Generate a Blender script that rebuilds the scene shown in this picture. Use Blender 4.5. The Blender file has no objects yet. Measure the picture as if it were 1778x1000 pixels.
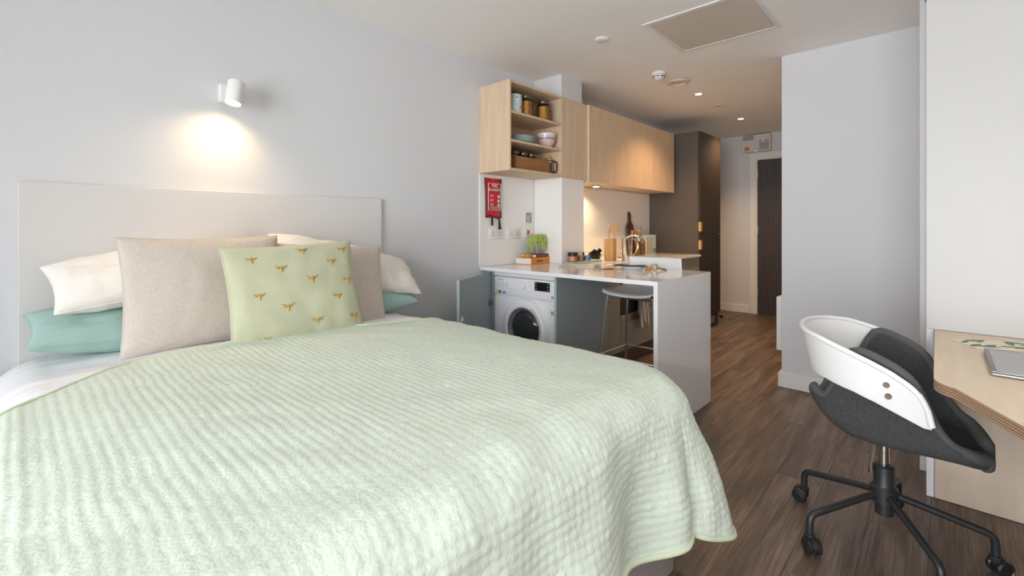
import bpy, bmesh, math, random
import numpy as np
from mathutils import Matrix, Vector, Euler, noise
random.seed(7)
S = bpy.context.scene
COL = S.collection
PI = math.pi

# ------------------------------------------------------------------ camera
cam_d = bpy.data.cameras.new('camera')
cam = bpy.data.objects.new('camera', cam_d)
COL.objects.link(cam)
cam.location = (0, 0, 1.18)
cam.rotation_euler = (PI / 2, 0, math.radians(43.04 - 90))
cam_d.sensor_width = 36
cam_d.lens = 36 * 801 / 1778
cam_d.shift_y = -105 / 1778
cam_d.clip_start = 0.02
S.camera = cam

# ------------------------------------------------------------------ daylight and exposure
W = bpy.data.worlds.new('overcast_sky')
S.world = W
W.use_nodes = True
bg = W.node_tree.nodes['Background']
bg.inputs['Color'].default_value = (0.95, 0.97, 1.0, 1)
bg.inputs['Strength'].default_value = 11.5

WX = -2.7                                  # the window wall behind the camera
portal_d = bpy.data.lights.new('window_portal', 'AREA')
portal_d.shape = 'RECTANGLE'
portal_d.size, portal_d.size_y = 2.25, 2.8
S.cycles.diffuse_bounces = 8
portal_d.cycles.is_portal = True
portal = bpy.data.objects.new('window_portal', portal_d)
COL.objects.link(portal)
portal.location = (WX - 0.22, 0.0, 1.2)
portal.rotation_euler = (0, -PI / 2, 0)

S.view_settings.view_transform = 'Standard'
S.view_settings.look = 'None'
S.view_settings.exposure = 0.34
S.view_settings.gamma = 1.0
S.view_settings.use_curve_mapping = False


# ------------------------------------------------------------------ materials
def mat(name, col, rough=0.5, metal=0.0, spec=None, bump=None, noise_col=None, coat=0, trans=0, sheen=0, emit=None, emit_s=0):
    m = bpy.data.materials.new(name)
    m.use_nodes = True
    nt = m.node_tree
    b = nt.nodes['Principled BSDF']
    b.inputs['Base Color'].default_value = (*col, 1)
    b.inputs['Roughness'].default_value = rough
    b.inputs['Metallic'].default_value = metal
    if spec is not None: b.inputs['Specular IOR Level'].default_value = spec
    if coat: b.inputs['Coat Weight'].default_value = coat
    if trans: b.inputs['Transmission Weight'].default_value = trans
    if sheen:
        b.inputs['Sheen Weight'].default_value = sheen
        b.inputs['Sheen Roughness'].default_value = 0.4
    if emit:
        b.inputs['Emission Color'].default_value = (*emit, 1)
        b.inputs['Emission Strength'].default_value = emit_s
    tc = nt.nodes.new('ShaderNodeTexCoord')
    if noise_col:                        # (second colour, scale, stretch xyz)
        c2, sc, st = noise_col
        mp = nt.nodes.new('ShaderNodeMapping'); mp.inputs['Scale'].default_value = st
        nz = nt.nodes.new('ShaderNodeTexNoise'); nz.inputs['Scale'].default_value = sc; nz.inputs['Detail'].default_value = 6
        mx = nt.nodes.new('ShaderNodeMix'); mx.data_type = 'RGBA'
        mx.inputs[6].default_value = (*col, 1); mx.inputs[7].default_value = (*c2, 1)
        rp = nt.nodes.new('ShaderNodeValToRGB'); rp.color_ramp.elements[0].position = 0.35; rp.color_ramp.elements[1].position = 0.68
        nt.links.new(tc.outputs['Object'], mp.inputs['Vector']); nt.links.new(mp.outputs[0], nz.inputs['Vector'])
        nt.links.new(nz.outputs['Fac'], rp.inputs[0]); nt.links.new(rp.outputs[0], mx.inputs[0])
        nt.links.new(mx.outputs[2], b.inputs['Base Color'])
    if bump:                             # (scale, strength, distance, stretch)
        sc, stg, dist, st = bump
        mp = nt.nodes.new('ShaderNodeMapping'); mp.inputs['Scale'].default_value = st
        nz = nt.nodes.new('ShaderNodeTexNoise'); nz.inputs['Scale'].default_value = sc; nz.inputs['Detail'].default_value = 4
        bp = nt.nodes.new('ShaderNodeBump'); bp.inputs['Strength'].default_value = stg; bp.inputs['Distance'].default_value = dist
        nt.links.new(tc.outputs['Object'], mp.inputs['Vector']); nt.links.new(mp.outputs[0], nz.inputs['Vector'])
        nt.links.new(nz.outputs['Fac'], bp.inputs['Height']); nt.links.new(bp.outputs[0], b.inputs['Normal'])
    return m


def pane_mat(name, tint=(1, 1, 1), gloss=0.08):
    m = bpy.data.materials.new(name); m.use_nodes = True
    nt = m.node_tree; nt.nodes.clear()
    o = nt.nodes.new('ShaderNodeOutputMaterial'); t = nt.nodes.new('ShaderNodeBsdfTransparent'); g = nt.nodes.new('ShaderNodeBsdfGlossy')
    f = nt.nodes.new('ShaderNodeFresnel'); f.inputs[0].default_value = 1.45
    t.inputs[0].default_value = (*tint, 1); g.inputs['Roughness'].default_value = 0.03
    mx = nt.nodes.new('ShaderNodeMixShader')
    nt.links.new(f.outputs[0], mx.inputs[0]); nt.links.new(t.outputs[0], mx.inputs[1]); nt.links.new(g.outputs[0], mx.inputs[2])
    nt.links.new(mx.outputs[0], o.inputs[0])
    return m


def plank_mat():
    m = bpy.data.materials.new('walnut_plank'); m.use_nodes = True
    nt = m.node_tree; b = nt.nodes['Principled BSDF']; L = nt.links.new
    tc = nt.nodes.new('ShaderNodeTexCoord'); oi = nt.nodes.new('ShaderNodeObjectInfo')
    va = nt.nodes.new('ShaderNodeVectorMath'); va.operation = 'MULTIPLY_ADD'
    cb = nt.nodes.new('ShaderNodeCombineXYZ')
    for i in range(3): L(oi.outputs['Random'], cb.inputs[i])
    va.inputs[1].default_value = (37, 19, 11)
    L(cb.outputs[0], va.inputs[0]); L(tc.outputs['Object'], va.inputs[2])
    def nz(scale, st, det=5, dist=0.0):
        mp = nt.nodes.new('ShaderNodeMapping'); mp.inputs['Scale'].default_value = st
        n = nt.nodes.new('ShaderNodeTexNoise'); n.inputs['Scale'].default_value = scale; n.inputs['Detail'].default_value = det
        n.inputs['Distortion'].default_value = dist
        L(va.outputs[0], mp.inputs[0]); L(mp.outputs[0], n.inputs['Vector']); return n
    broad = nz(2.2, (0.55, 5, 1), 3, 1.0)
    fine = nz(10, (0.5, 14, 1), 5, 0.3)
    rp = nt.nodes.new('ShaderNodeValToRGB')
    e = rp.color_ramp.elements
    e[0].position = 0.34; e[0].color = (0.055, 0.037, 0.027, 1)
    e[1].position = 0.68; e[1].color = (0.27, 0.195, 0.148, 1)
    x = rp.color_ramp.elements.new(0.5); x.color = (0.135, 0.094, 0.070, 1)
    ad = nt.nodes.new('ShaderNodeMath'); ad.operation = 'MULTIPLY_ADD'; ad.inputs[1].default_value = 0.45
    s2 = nt.nodes.new('ShaderNodeMath'); s2.operation = 'MULTIPLY'; s2.inputs[1].default_value = 0.55
    L(broad.outputs[0], s2.inputs[0]); L(fine.outputs[0], ad.inputs[0]); L(s2.outputs[0], ad.inputs[2])
    L(ad.outputs[0], rp.inputs[0])
    hv = nt.nodes.new('ShaderNodeHueSaturation')
    mr = nt.nodes.new('ShaderNodeMapRange'); mr.inputs['To Min'].default_value = 0.8; mr.inputs['To Max'].default_value = 1.2
    L(oi.outputs['Random'], mr.inputs[0]); L(mr.outputs[0], hv.inputs['Value']); L(rp.outputs[0], hv.inputs['Color'])
    L(hv.outputs[0], b.inputs['Base Color'])
    b.inputs['Roughness'].default_value = 0.42
    bp = nt.nodes.new('ShaderNodeBump'); bp.inputs['Strength'].default_value = 0.15; bp.inputs['Distance'].default_value = 0.002
    L(fine.outputs[0], bp.inputs['Height']); L(bp.outputs[0], b.inputs['Normal'])
    return m


def stripe_mat(name, c1, c2, scale, axis='X', rough=0.8, thr=0.5):
    m = bpy.data.materials.new(name); m.use_nodes = True
    nt = m.node_tree; b = nt.nodes['Principled BSDF']; L = nt.links.new
    tc = nt.nodes.new('ShaderNodeTexCoord'); wv = nt.nodes.new('ShaderNodeTexWave'); wv.bands_direction = axis
    wv.inputs['Scale'].default_value = scale
    rp = nt.nodes.new('ShaderNodeValToRGB'); rp.color_ramp.elements[0].position = thr - 0.05; rp.color_ramp.elements[1].position = thr + 0.05
    rp.color_ramp.elements[0].color = (*c1, 1); rp.color_ramp.elements[1].color = (*c2, 1)
    L(tc.outputs['Object'], wv.inputs['Vector']); L(wv.outputs['Fac'], rp.inputs[0]); L(rp.outputs[0], b.inputs['Base Color'])
    b.inputs['Roughness'].default_value = rough
    return m


def voronoi_mat(name, c1, c2, scale, rough=0.5):
    m = bpy.data.materials.new(name); m.use_nodes = True
    nt = m.node_tree; b = nt.nodes['Principled BSDF']; L = nt.links.new
    tc = nt.nodes.new('ShaderNodeTexCoord'); v = nt.nodes.new('ShaderNodeTexVoronoi'); v.inputs['Scale'].default_value = scale
    rp = nt.nodes.new('ShaderNodeValToRGB'); rp.color_ramp.elements[0].color = (*c1, 1); rp.color_ramp.elements[1].color = (*c2, 1)
    rp.color_ramp.elements[1].position = 0.7
    L(tc.outputs['Object'], v.inputs['Vector']); L(v.outputs['Distance'], rp.inputs[0]); L(rp.outputs[0], b.inputs['Base Color'])
    bp = nt.nodes.new('ShaderNodeBump'); bp.inputs['Distance'].default_value = 0.003; bp.inputs['Strength'].default_value = 0.6; bp.invert = True
    L(v.outputs['Distance'], bp.inputs['Height']); L(bp.outputs[0], b.inputs['Normal'])
    b.inputs['Roughness'].default_value = rough
    return m


M = {}
M['wall'] = mat('wall_paint', (0.665, 0.675, 0.695), 0.75, bump=(160, 0.05, 0.002, (1, 1, 1)))
M['ceiling'] = mat('ceiling_paint', (0.90, 0.89, 0.875), 0.85)
M['trim'] = mat('white_gloss_trim', (0.80, 0.79, 0.77), 0.35)
M['plank'] = plank_mat()
M['subfloor'] = mat('floor_joint', (0.025, 0.018, 0.014), 0.8)
M['birch'] = mat('birch_veneer', (0.70, 0.545, 0.385), 0.5, noise_col=((0.62, 0.465, 0.315), 7, (5, 5, 0.35)), bump=(40, 0.05, 0.001, (4, 4, 0.3)))
M['birch_desk'] = mat('birch_desk_top', (0.72, 0.60, 0.455), 0.5, noise_col=((0.66, 0.54, 0.40), 6, (0.5, 5, 5)))
M['desk_under'] = mat('birch_laminate_panel', (0.56, 0.455, 0.355), 0.55, noise_col=((0.50, 0.40, 0.31), 6, (4, 4, 0.6)))
M['ply'] = stripe_mat('plywood_edge', (0.20, 0.11, 0.065), (0.42, 0.27, 0.17), 42, 'Z', 0.6)
M['quartz'] = mat('white_quartz', (0.86, 0.85, 0.845), 0.1)
M['splash'] = mat('white_gloss_splashback', (0.87, 0.86, 0.845), 0.1)
M['sage_grey'] = mat('blue_grey_laminate', (0.285, 0.34, 0.355), 0.5, bump=(220, 0.05, 0.001, (1, 1, 1)))
M['sage_edge'] = mat('pale_blue_grey_edging', (0.38, 0.46, 0.46), 0.5)
M['olive_grey'] = mat('grey_green_laminate', (0.29, 0.30, 0.275), 0.5)
M['dark_unit'] = mat('dark_umber_laminate', (0.105, 0.088, 0.075), 0.42, bump=(260, 0.06, 0.001, (1, 1, 1)))
M['dark_front'] = mat('dark_umber_front', (0.042, 0.034, 0.028), 0.38, bump=(260, 0.06, 0.001, (1, 1, 1)))
M['door'] = mat('dark_door_leaf', (0.060, 0.050, 0.047), 0.5, noise_col=((0.045, 0.037, 0.035), 8, (4, 4, 0.3)))
M['brass'] = mat('brass', (0.75, 0.52, 0.20), 0.35, 0.85)
M['chrome'] = mat('chrome', (0.72, 0.70, 0.68), 0.12, 1)
M['steel'] = mat('brushed_steel', (0.55, 0.53, 0.50), 0.3, 1)
M['white_enamel'] = mat('white_enamel', (0.79, 0.80, 0.83), 0.3)
M['white_plastic'] = mat('white_plastic', (0.80, 0.80, 0.80), 0.35)
M['grey_plastic'] = mat('grey_plastic', (0.35, 0.36, 0.38), 0.4)
M['dark_rubber'] = mat('dark_grey_seal', (0.17, 0.175, 0.185), 0.25)
M['black'] = mat('black_plastic', (0.015, 0.015, 0.016), 0.35)
M['black_gloss'] = mat('black_gloss', (0.008, 0.008, 0.010), 0.08)
M['oven_black'] = mat('oven_glass', (0.010, 0.007, 0.006), 0.25)
M['black_metal'] = mat('black_powder_coat', (0.022, 0.023, 0.025), 0.42)
M['headboard'] = mat('grey_laminate_headboard', (0.66, 0.65, 0.64), 0.5)
M['bedbase'] = mat('divan_fabric', (0.50, 0.45, 0.44), 0.9, bump=(300, 0.2, 0.001, (1, 1, 1)))
M['linen_white'] = mat('white_cotton', (0.83, 0.83, 0.86), 0.9, bump=(14, 0.25, 0.01, (1, 4, 1)))
M['pillow_white'] = mat('ivory_pillowcase', (0.82, 0.79, 0.74), 0.9, bump=(7, 0.6, 0.03, (1, 1, 2.2)))
M['pillow_green'] = mat('sea_green_pillowcase', (0.36, 0.53, 0.48), 0.9, bump=(7, 0.5, 0.03, (1, 1, 2.2)))
M['linen_beige'] = mat('oatmeal_linen', (0.60, 0.54, 0.48), 0.95, noise_col=((0.54, 0.48, 0.42), 90, (1, 1, 1)), bump=(380, 0.35, 0.001, (1, 1, 1)))
M['velvet'] = mat('pale_green_velvet', (0.50, 0.51, 0.355), 0.85, sheen=0.35, noise_col=((0.46, 0.475, 0.325), 12, (1, 1, 1)))
M['gold_thread'] = mat('gold_thread', (0.55, 0.33, 0.07), 0.45, 0.3)
M['quilt'] = mat('mint_cotton_quilt', (0.69, 0.775, 0.675), 0.95, bump=(150, 0.5, 0.003, (1, 1, 1)), noise_col=((0.66, 0.745, 0.645), 40, (1, 1, 1)))
M['quilt_hem'] = mat('pale_green_binding', (0.66, 0.74, 0.54), 0.95)
M['charcoal'] = mat('charcoal_wool', (0.040, 0.041, 0.042), 0.95, noise_col=((0.058, 0.059, 0.060), 120, (1, 1, 1)), bump=(420, 0.4, 0.001, (1, 1, 1)))
M['charcoal_edge'] = mat('grey_wool_piping', (0.085, 0.087, 0.085), 0.95)
M['red'] = mat('red_vinyl', (0.62, 0.015, 0.025), 0.35, bump=(18, 0.3, 0.01, (1, 1, 1)))
M['print_white'] = mat('white_print', (0.85, 0.80, 0.80), 0.5)
M['print_grey'] = mat('grey_print', (0.32, 0.32, 0.33), 0.6)
M['print_red'] = mat('red_print', (0.65, 0.15, 0.12), 0.6)
M['print_blue'] = mat('blue_print', (0.18, 0.32, 0.50), 0.6)
M['print_green'] = mat('green_print', (0.45, 0.62, 0.10), 0.6)
M['bulb'] = mat('warm_bulb', (1, 0.9, 0.7), 0.5, emit=(1.0, 0.78, 0.48), emit_s=30)
M['glass'] = pane_mat('clear_glass')
M['glass_amber'] = pane_mat('amber_glass', (0.85, 0.60, 0.18))
M['washer_glass'] = mat('dark_porthole_glass', (0.03, 0.033, 0.038), 0.06)
M['drum'] = mat('perforated_drum', (0.22, 0.22, 0.23), 0.3, 0.9)
M['pasta'] = voronoi_mat('pasta_shapes', (0.85, 0.50, 0.06), (0.42, 0.19, 0.02), 75)
M['pasta2'] = voronoi_mat('pasta_shells', (0.80, 0.46, 0.07), (0.38, 0.17, 0.02), 110)
M['lid'] = mat('dark_steel_lid', (0.16, 0.13, 0.10), 0.3, 0.7)
M['crate'] = mat('old_oak_crate', (0.36, 0.175, 0.06), 0.6, noise_col=((0.26, 0.12, 0.04), 14, (0.6, 6, 6)))
M['spoon'] = mat('beech_spoon', (0.62, 0.34, 0.12), 0.5, noise_col=((0.52, 0.27, 0.09), 12, (5, 5, 0.5)))
M['walnut'] = mat('dark_walnut_board', (0.115, 0.040, 0.016), 0.4, noise_col=((0.07, 0.024, 0.010), 10, (6, 6, 0.4)))
M['plate_blue'] = mat('duck_egg_glaze', (0.40, 0.54, 0.53), 0.2)
M['bowl_pink'] = mat('pink_glaze', (0.72, 0.52, 0.47), 0.25)
M['bowl_rim'] = mat('white_glaze', (0.78, 0.76, 0.76), 0.2)
M['bowl_blue'] = mat('blue_glaze', (0.22, 0.27, 0.42), 0.25)
M['tin'] = mat('painted_tin', (0.55, 0.70, 0.72), 0.35)
M['tin_green'] = mat('tin_leaf_green', (0.16, 0.36, 0.10), 0.4)
M['tin_orange'] = mat('tin_ochre', (0.55, 0.27, 0.05), 0.4)
M['foliage'] = mat('lime_foliage', (0.62, 0.70, 0.22), 0.6, noise_col=((0.44, 0.58, 0.12), 60, (1, 1, 1)))
M['pot'] = mat('grey_pot', (0.30, 0.29, 0.30), 0.7)
M['book_orange'] = mat('orange_cloth', (0.66, 0.25, 0.04), 0.7)
M['book_brown'] = mat('brown_leather', (0.17, 0.06, 0.03), 0.6)
M['paper'] = stripe_mat('page_edges', (0.72, 0.68, 0.62), (0.82, 0.79, 0.74), 60, 'Z')
M['page'] = mat('printed_page', (0.72, 0.68, 0.63), 0.5, noise_col=((0.52, 0.44, 0.38), 9, (1, 1, 1)))
M['wax_amber'] = mat('amber_ribbed_glass', (0.55, 0.26, 0.03), 0.2)
M['wax_pink'] = mat('coral_wax', (0.75, 0.33, 0.22), 0.4)
M['wax_tan'] = mat('tan_wax', (0.45, 0.27, 0.14), 0.4)
M['wax_blue'] = mat('blue_wax', (0.20, 0.34, 0.66), 0.4)
M['sage_tray'] = mat('sage_enamel', (0.42, 0.53, 0.42), 0.5)
M['oil'] = mat('golden_oil', (0.50, 0.29, 0.02), 0.15)
M['oil2'] = mat('olive_oil', (0.34, 0.25, 0.02), 0.15)
M['pink_soap'] = mat('pink_bottle', (0.78, 0.50, 0.38), 0.4)
M['carton_blue'] = mat('pale_blue_carton', (0.45, 0.66, 0.70), 0.5)
M['carton_gold'] = mat('golden_label', (0.62, 0.40, 0.08), 0.5)
M['napkin'] = mat('slate_napkin', (0.085, 0.095, 0.115), 0.9)
M['towel'] = stripe_mat('striped_tea_towel', (0.28, 0.24, 0.21), (0.60, 0.55, 0.48), 17, 'X', 0.95, 0.35)
M['laptop'] = mat('silver_aluminium', (0.42, 0.42, 0.42), 0.35, 0.6)
M['laptop_dark'] = mat('grey_aluminium', (0.27, 0.27, 0.265), 0.4, 0.6)
M['leaf'] = mat('printed_leaf', (0.11, 0.20, 0.09), 0.6)
M['card'] = mat('cream_card', (0.76, 0.70, 0.58), 0.6)
M['beige_plastic'] = mat('ivory_plastic', (0.66, 0.60, 0.53), 0.4)
M['wardrobe'] = mat('white_wardrobe_laminate', (0.53, 0.53, 0.525), 0.45)
M['wardrobe_edge'] = mat('pale_grey_edging', (0.70, 0.69, 0.71), 0.5)


# ------------------------------------------------------------------ mesh helper
class MB:
    def __init__(s): s.v = []; s.f = []; s.mi = []
    def add(s, v, f, mi=0):
        o = len(s.v); s.v += [tuple(map(float, p)) for p in v]; s.f += [tuple(i + o for i in q) for q in f]; s.mi += [mi] * len(f); return s
    def box(s, x0, x1, y0, y1, z0, z1, b=0.0, seg=1, mi=0):
        x0, x1 = min(x0, x1), max(x0, x1); y0, y1 = min(y0, y1), max(y0, y1); z0, z1 = min(z0, z1), max(z0, z1)
        if b <= 0:
            v = [(x, y, z) for z in (z0, z1) for y in (y0, y1) for x in (x0, x1)]
            return s.add(v, [(0, 2, 3, 1), (4, 5, 7, 6), (0, 1, 5, 4), (2, 6, 7, 3), (0, 4, 6, 2), (1, 3, 7, 5)], mi)
        bm = bmesh.new(); bmesh.ops.create_cube(bm, size=1)
        for q in bm.verts: q.co = ((x0 + x1) / 2 + q.co.x * (x1 - x0), (y0 + y1) / 2 + q.co.y * (y1 - y0), (z0 + z1) / 2 + q.co.z * (z1 - z0))
        bmesh.ops.bevel(bm, geom=bm.edges[:], offset=min(b, 0.45 * min(x1 - x0, y1 - y0, z1 - z0)), segments=seg, affect='EDGES', profile=0.5)
        bm.verts.index_update()
        s.add([q.co for q in bm.verts], [[q.index for q in fc.verts] for fc in bm.faces], mi); bm.free(); return s
    def lathe(s, prof, c=(0, 0, 0), seg=24, axis='Z', mi=0, cap=True):
        v = []; n = len(prof)
        for i in range(seg):
            a = 2 * PI * i / seg
            for r, h in prof:
                p = (r * math.cos(a), r * math.sin(a), h)
                if axis == 'X': p = (p[2], p[0], p[1])
                elif axis == 'Y': p = (p[1], p[2], p[0])
                v.append((p[0] + c[0], p[1] + c[1], p[2] + c[2]))
        f = [(i * n + j, ((i + 1) % seg) * n + j, ((i + 1) % seg) * n + j + 1, i * n + j + 1) for i in range(seg) for j in range(n - 1)]
        if cap:
            if prof[0][0] > 1e-6: f.append(tuple(i * n for i in reversed(range(seg))))
            if prof[-1][0] > 1e-6: f.append(tuple(i * n + n - 1 for i in range(seg)))
        return s.add(v, f, mi)
    def tube(s, pts, r, seg=10, closed=False, mi=0):
        P = [Vector(p) for p in pts]; n = len(P); rr = r if isinstance(r, (list, tuple)) else [r] * n
        v = []; up = None
        for i in range(n):
            a = P[i - 1] if (i or closed) else P[i]; b = P[(i + 1) % n] if (i < n - 1 or closed) else P[i]
            t = (b - a).normalized()
            if up is None:
                up = Vector((0, 0, 1)) if abs(t.z) < 0.9 else Vector((1, 0, 0))
            sx = t.cross(up).normalized(); up = sx.cross(t).normalized()
            for k in range(seg):
                q = 2 * PI * k / seg; v.append(P[i] + (sx * math.cos(q) + up * math.sin(q)) * rr[i])
        m = n if closed else n - 1
        f = [(i * seg + k, i * seg + (k + 1) % seg, ((i + 1) % n) * seg + (k + 1) % seg, ((i + 1) % n) * seg + k) for i in range(m) for k in range(seg)]
        if not closed: f += [tuple(reversed(range(seg))), tuple((n - 1) * seg + k for k in range(seg))]
        return s.add(v, f, mi)
    def prism(s, poly, lo, hi, axis='Z', mi=0):
        n = len(poly)
        def P(a, b, h): return {'Z': (a, b, h), 'Y': (a, h, b), 'X': (h, a, b)}[axis]
        v = [P(a, b, lo) for a, b in poly] + [P(a, b, hi) for a, b in poly]
        f = [tuple(reversed(range(n))), tuple(range(n, 2 * n))] + [(i, (i + 1) % n, n + (i + 1) % n, n + i) for i in range(n)]
        return s.add(v, f, mi)
    def grid(s, fn, nu, nv, mi=0, flip=False):
        v = [fn(i / (nu - 1), j / (nv - 1)) for i in range(nu) for j in range(nv)]
        f = [(i * nv + j, (i + 1) * nv + j, (i + 1) * nv + j + 1, i * nv + j + 1) for i in range(nu - 1) for j in range(nv - 1)]
        if flip: f = [tuple(reversed(q)) for q in f]
        return s.add(v, f, mi)
    def sphere(s, c, r, su=16, sv=10, sc=(1, 1, 1), mi=0):
        prof = [(r * math.sin(PI * j / sv), -r * math.cos(PI * j / sv)) for j in range(sv + 1)]
        t = MB().lathe(prof, seg=su, cap=False)
        return s.add([(p[0] * sc[0] + c[0], p[1] * sc[1] + c[1], p[2] * sc[2] + c[2]) for p in t.v], t.f, mi)
    def xf(s, m): s.v = [tuple(m @ Vector(p)) for p in s.v]; return s


def mesh_of(name, mb, m, smooth=0.6):
    me = bpy.data.meshes.new(name); me.from_pydata(mb.v, [], mb.f)
    ms = m if isinstance(m, (list, tuple)) else [m]
    for k in ms: me.materials.append(M[k])
    if len(ms) > 1: me.polygons.foreach_set('material_index', mb.mi)
    bm = bmesh.new(); bm.from_mesh(me); bmesh.ops.recalc_face_normals(bm, faces=bm.faces); bm.to_mesh(me); bm.free()
    if smooth:
        me.shade_smooth(); me.set_sharp_from_angle(angle=smooth)
    me.update(); return me


def root_matrix(o):
    m = Matrix.Identity(4)
    while o is not None: m = o.matrix_basis @ m; o = o.parent
    return m


def thing(name, label, cat, loc=(0, 0, 0), rotz=0.0, group=None):
    o = bpy.data.objects.new(name, None); COL.objects.link(o)
    o.location = loc; o.rotation_euler = (0, 0, rotz); o.empty_display_size = 0.05
    o['label'] = label; o['category'] = cat
    if group: o['group'] = group
    return o


def part(name, mb, m, parent, world=True, smooth=0.6, label=None):
    if world: mb.xf(root_matrix(parent).inverted())
    o = bpy.data.objects.new(name, mesh_of(name, mb, m, smooth)); COL.objects.link(o); o.parent = parent
    if label: o['label'] = label
    return o


def solo(name, mb, m, label=None, cat=None, group=None, kind=None, smooth=0.6):
    a = np.array(mb.v); c = (a.min(0) + a.max(0)) / 2; c[2] = a[:, 2].min()
    mb.v = [tuple(p) for p in (a - c)]
    o = bpy.data.objects.new(name, mesh_of(name, mb, m, smooth)); COL.objects.link(o); o.location = c
    if label: o['label'] = label
    if cat: o['category'] = cat
    if group: o['group'] = group
    if kind: o['kind'] = kind
    return o


def struct(name, mb, m, label=None, smooth=0.6): return solo(name, mb, m, label, None, None, 'structure', smooth)


def text_mb(body, size, depth=0.0006):
    cu = bpy.data.curves.new('lettering', 'FONT'); cu.body = body; cu.size = size; cu.extrude = depth
    cu.align_x = 'CENTER'; cu.align_y = 'CENTER'; cu.resolution_u = 2
    o = bpy.data.objects.new('lettering', cu); COL.objects.link(o)
    dg = bpy.context.evaluated_depsgraph_get(); dg.update()
    me = bpy.data.meshes.new_from_object(o.evaluated_get(dg))
    mb = MB().add([v.co for v in me.vertices], [tuple(p.vertices) for p in me.polygons])
    bpy.data.objects.remove(o); bpy.data.curves.remove(cu); bpy.data.meshes.remove(me)
    return mb
# orientation of flat lettering: on a wall facing -y, and on a face facing -x
FACE_Y = Matrix(((1, 0, 0, 0), (0, 0, -1, 0), (0, 1, 0, 0), (0, 0, 0, 1)))
FACE_X = Matrix(((0, 0, -1, 0), (-1, 0, 0, 0), (0, 1, 0, 0), (0, 0, 0, 1)))


def spot(name, loc, target, watt, col, angle, blend=0.5, r=0.02, parent=None):
    d = bpy.data.lights.new(name, 'SPOT'); d.energy = watt; d.color = col; d.spot_size = math.radians(angle); d.spot_blend = blend; d.shadow_soft_size = r
    o = bpy.data.objects.new(name, d); COL.objects.link(o)
    m = Matrix.Translation(loc) @ (Vector(target) - Vector(loc)).to_track_quat('-Z', 'Y').to_matrix().to_4x4()
    if parent:
        o.parent = parent; m = root_matrix(parent).inverted() @ m
    o.matrix_basis = m
    return o


# ================================================================== SETTING
HC = 2.449; YW = 2.599; XE = 6.877; XS = 3.871; YS = 0.874; YR = -1.6
fl = struct('floor', MB().box(WX, XE, YR, YW, -0.06, -0.009), 'subfloor', 'dark walnut plank floor')
PW, PL = 0.182, 1.24
plank_mesh = {}
row = 0; y = YR
while y < YW - 0.01:
    off = (row * 0.437) % 1.0
    x = WX - off * PL
    w = min(PW, YW - y)
    while x < XE:
        a, b = max(x, WX), min(x + PL, XE)
        if b - a > 0.05 and not (a >= XS and y + w <= YS):
            key = (round(b - a, 2), round(w, 3))
            if key not in plank_mesh:
                plank_mesh[key] = mesh_of('plank', MB().box(0.0003, key[0] - 0.0003, 0.0003, key[1] - 0.0003, -0.0089, 0, 0.0007), 'plank')
            o = bpy.data.objects.new('plank', plank_mesh[key]); COL.objects.link(o); o.parent = fl
            o.location = Vector((a, y, 0)) - fl.location
        x += PL
    y += PW; row += 1

# ceiling with a square service opening
struct('ceiling', MB().box(WX, XE, YR, YW, HC, HC + 0.1), 'ceiling', 'matt white ceiling')
struct('wall_left', MB().box(WX - 0.2, XE + 0.2, YW, YW + 0.15, -0.06, HC + 0.1), 'wall', 'pale blue-grey wall behind the headboard')
DY0, DY1, DZ = 0.99, 1.87, 2.116
struct('wall_end', MB().box(XE, XE + 0.2, DY1, YW, -0.06, HC + 0.1).box(XE, XE + 0.2, YR - 0.2, DY0, -0.06, HC + 0.1).box(XE, XE + 0.2, DY0, DY1, DZ, HC + 0.1), 'wall', 'pale grey wall around the entrance door')
struct('wall_right', MB().box(XS, XE, YR, YS, -0.06, HC), 'wall', 'pale grey corner wall beyond the desk chair')
struct('wall_far_right', MB().box(WX - 0.2, XE + 0.2, YR - 0.15, YR, -0.06, HC + 0.1), 'wall', 'pale grey side wall')
WY0, WY1, WZ0, WZ1 = -1.35, 1.35, 0.10, 2.32
struct('wall_window', MB().box(WX - 0.2, WX, YR, WY0, -0.06, HC + 0.1).box(WX - 0.2, WX, WY1, YW, -0.06, HC + 0.1)
       .box(WX - 0.2, WX, WY0, WY1, -0.06, WZ0).box(WX - 0.2, WX, WY0, WY1, WZ1, HC + 0.1), 'wall', 'pale grey wall with the window')
win = struct('window_1', MB().box(WX - 0.14, WX - 0.07, WY0, WY1, WZ0, WZ0 + 0.06).box(WX - 0.14, WX - 0.07, WY0, WY1, WZ1 - 0.06, WZ1)
             .box(WX - 0.14, WX - 0.07, WY0, WY0 + 0.06, WZ0, WZ1).box(WX - 0.14, WX - 0.07, WY1 - 0.06, WY1, WZ0, WZ1)
             .box(WX - 0.14, WX - 0.07, -0.48, -0.42, WZ0, WZ1).box(WX - 0.14, WX - 0.07, 0.42, 0.48, WZ0, WZ1), 'trim', 'white framed window')
for a, b in ((WY0 + 0.06, -0.48), (-0.42, 0.42), (0.48, WY1 - 0.06)):
    part('pane', MB().box(WX - 0.108, WX - 0.104, a, b, WZ0 + 0.06, WZ1 - 0.06), 'glass', win)
struct('wall_column', MB().box(3.064, 3.358, 2.302, YW, 0, HC), 'wall', 'boxed-in column between the wall cabinets')
BH = 0.108
struct('baseboard_right', MB().box(XS - 0.015, XS, 0.086, YS + 0.0, 0, BH, 0.003).box(XS - 0.015, XE - 0.016, YS, YS + 0.022, 0, BH, 0.003), 'trim', 'white skirting board round the corner wall')
struct('baseboard_end', MB().box(XE - 0.015, XE, 1.945, YW, 0, BH, 0.003), 'trim', 'white skirting board beside the entrance door')
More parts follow.
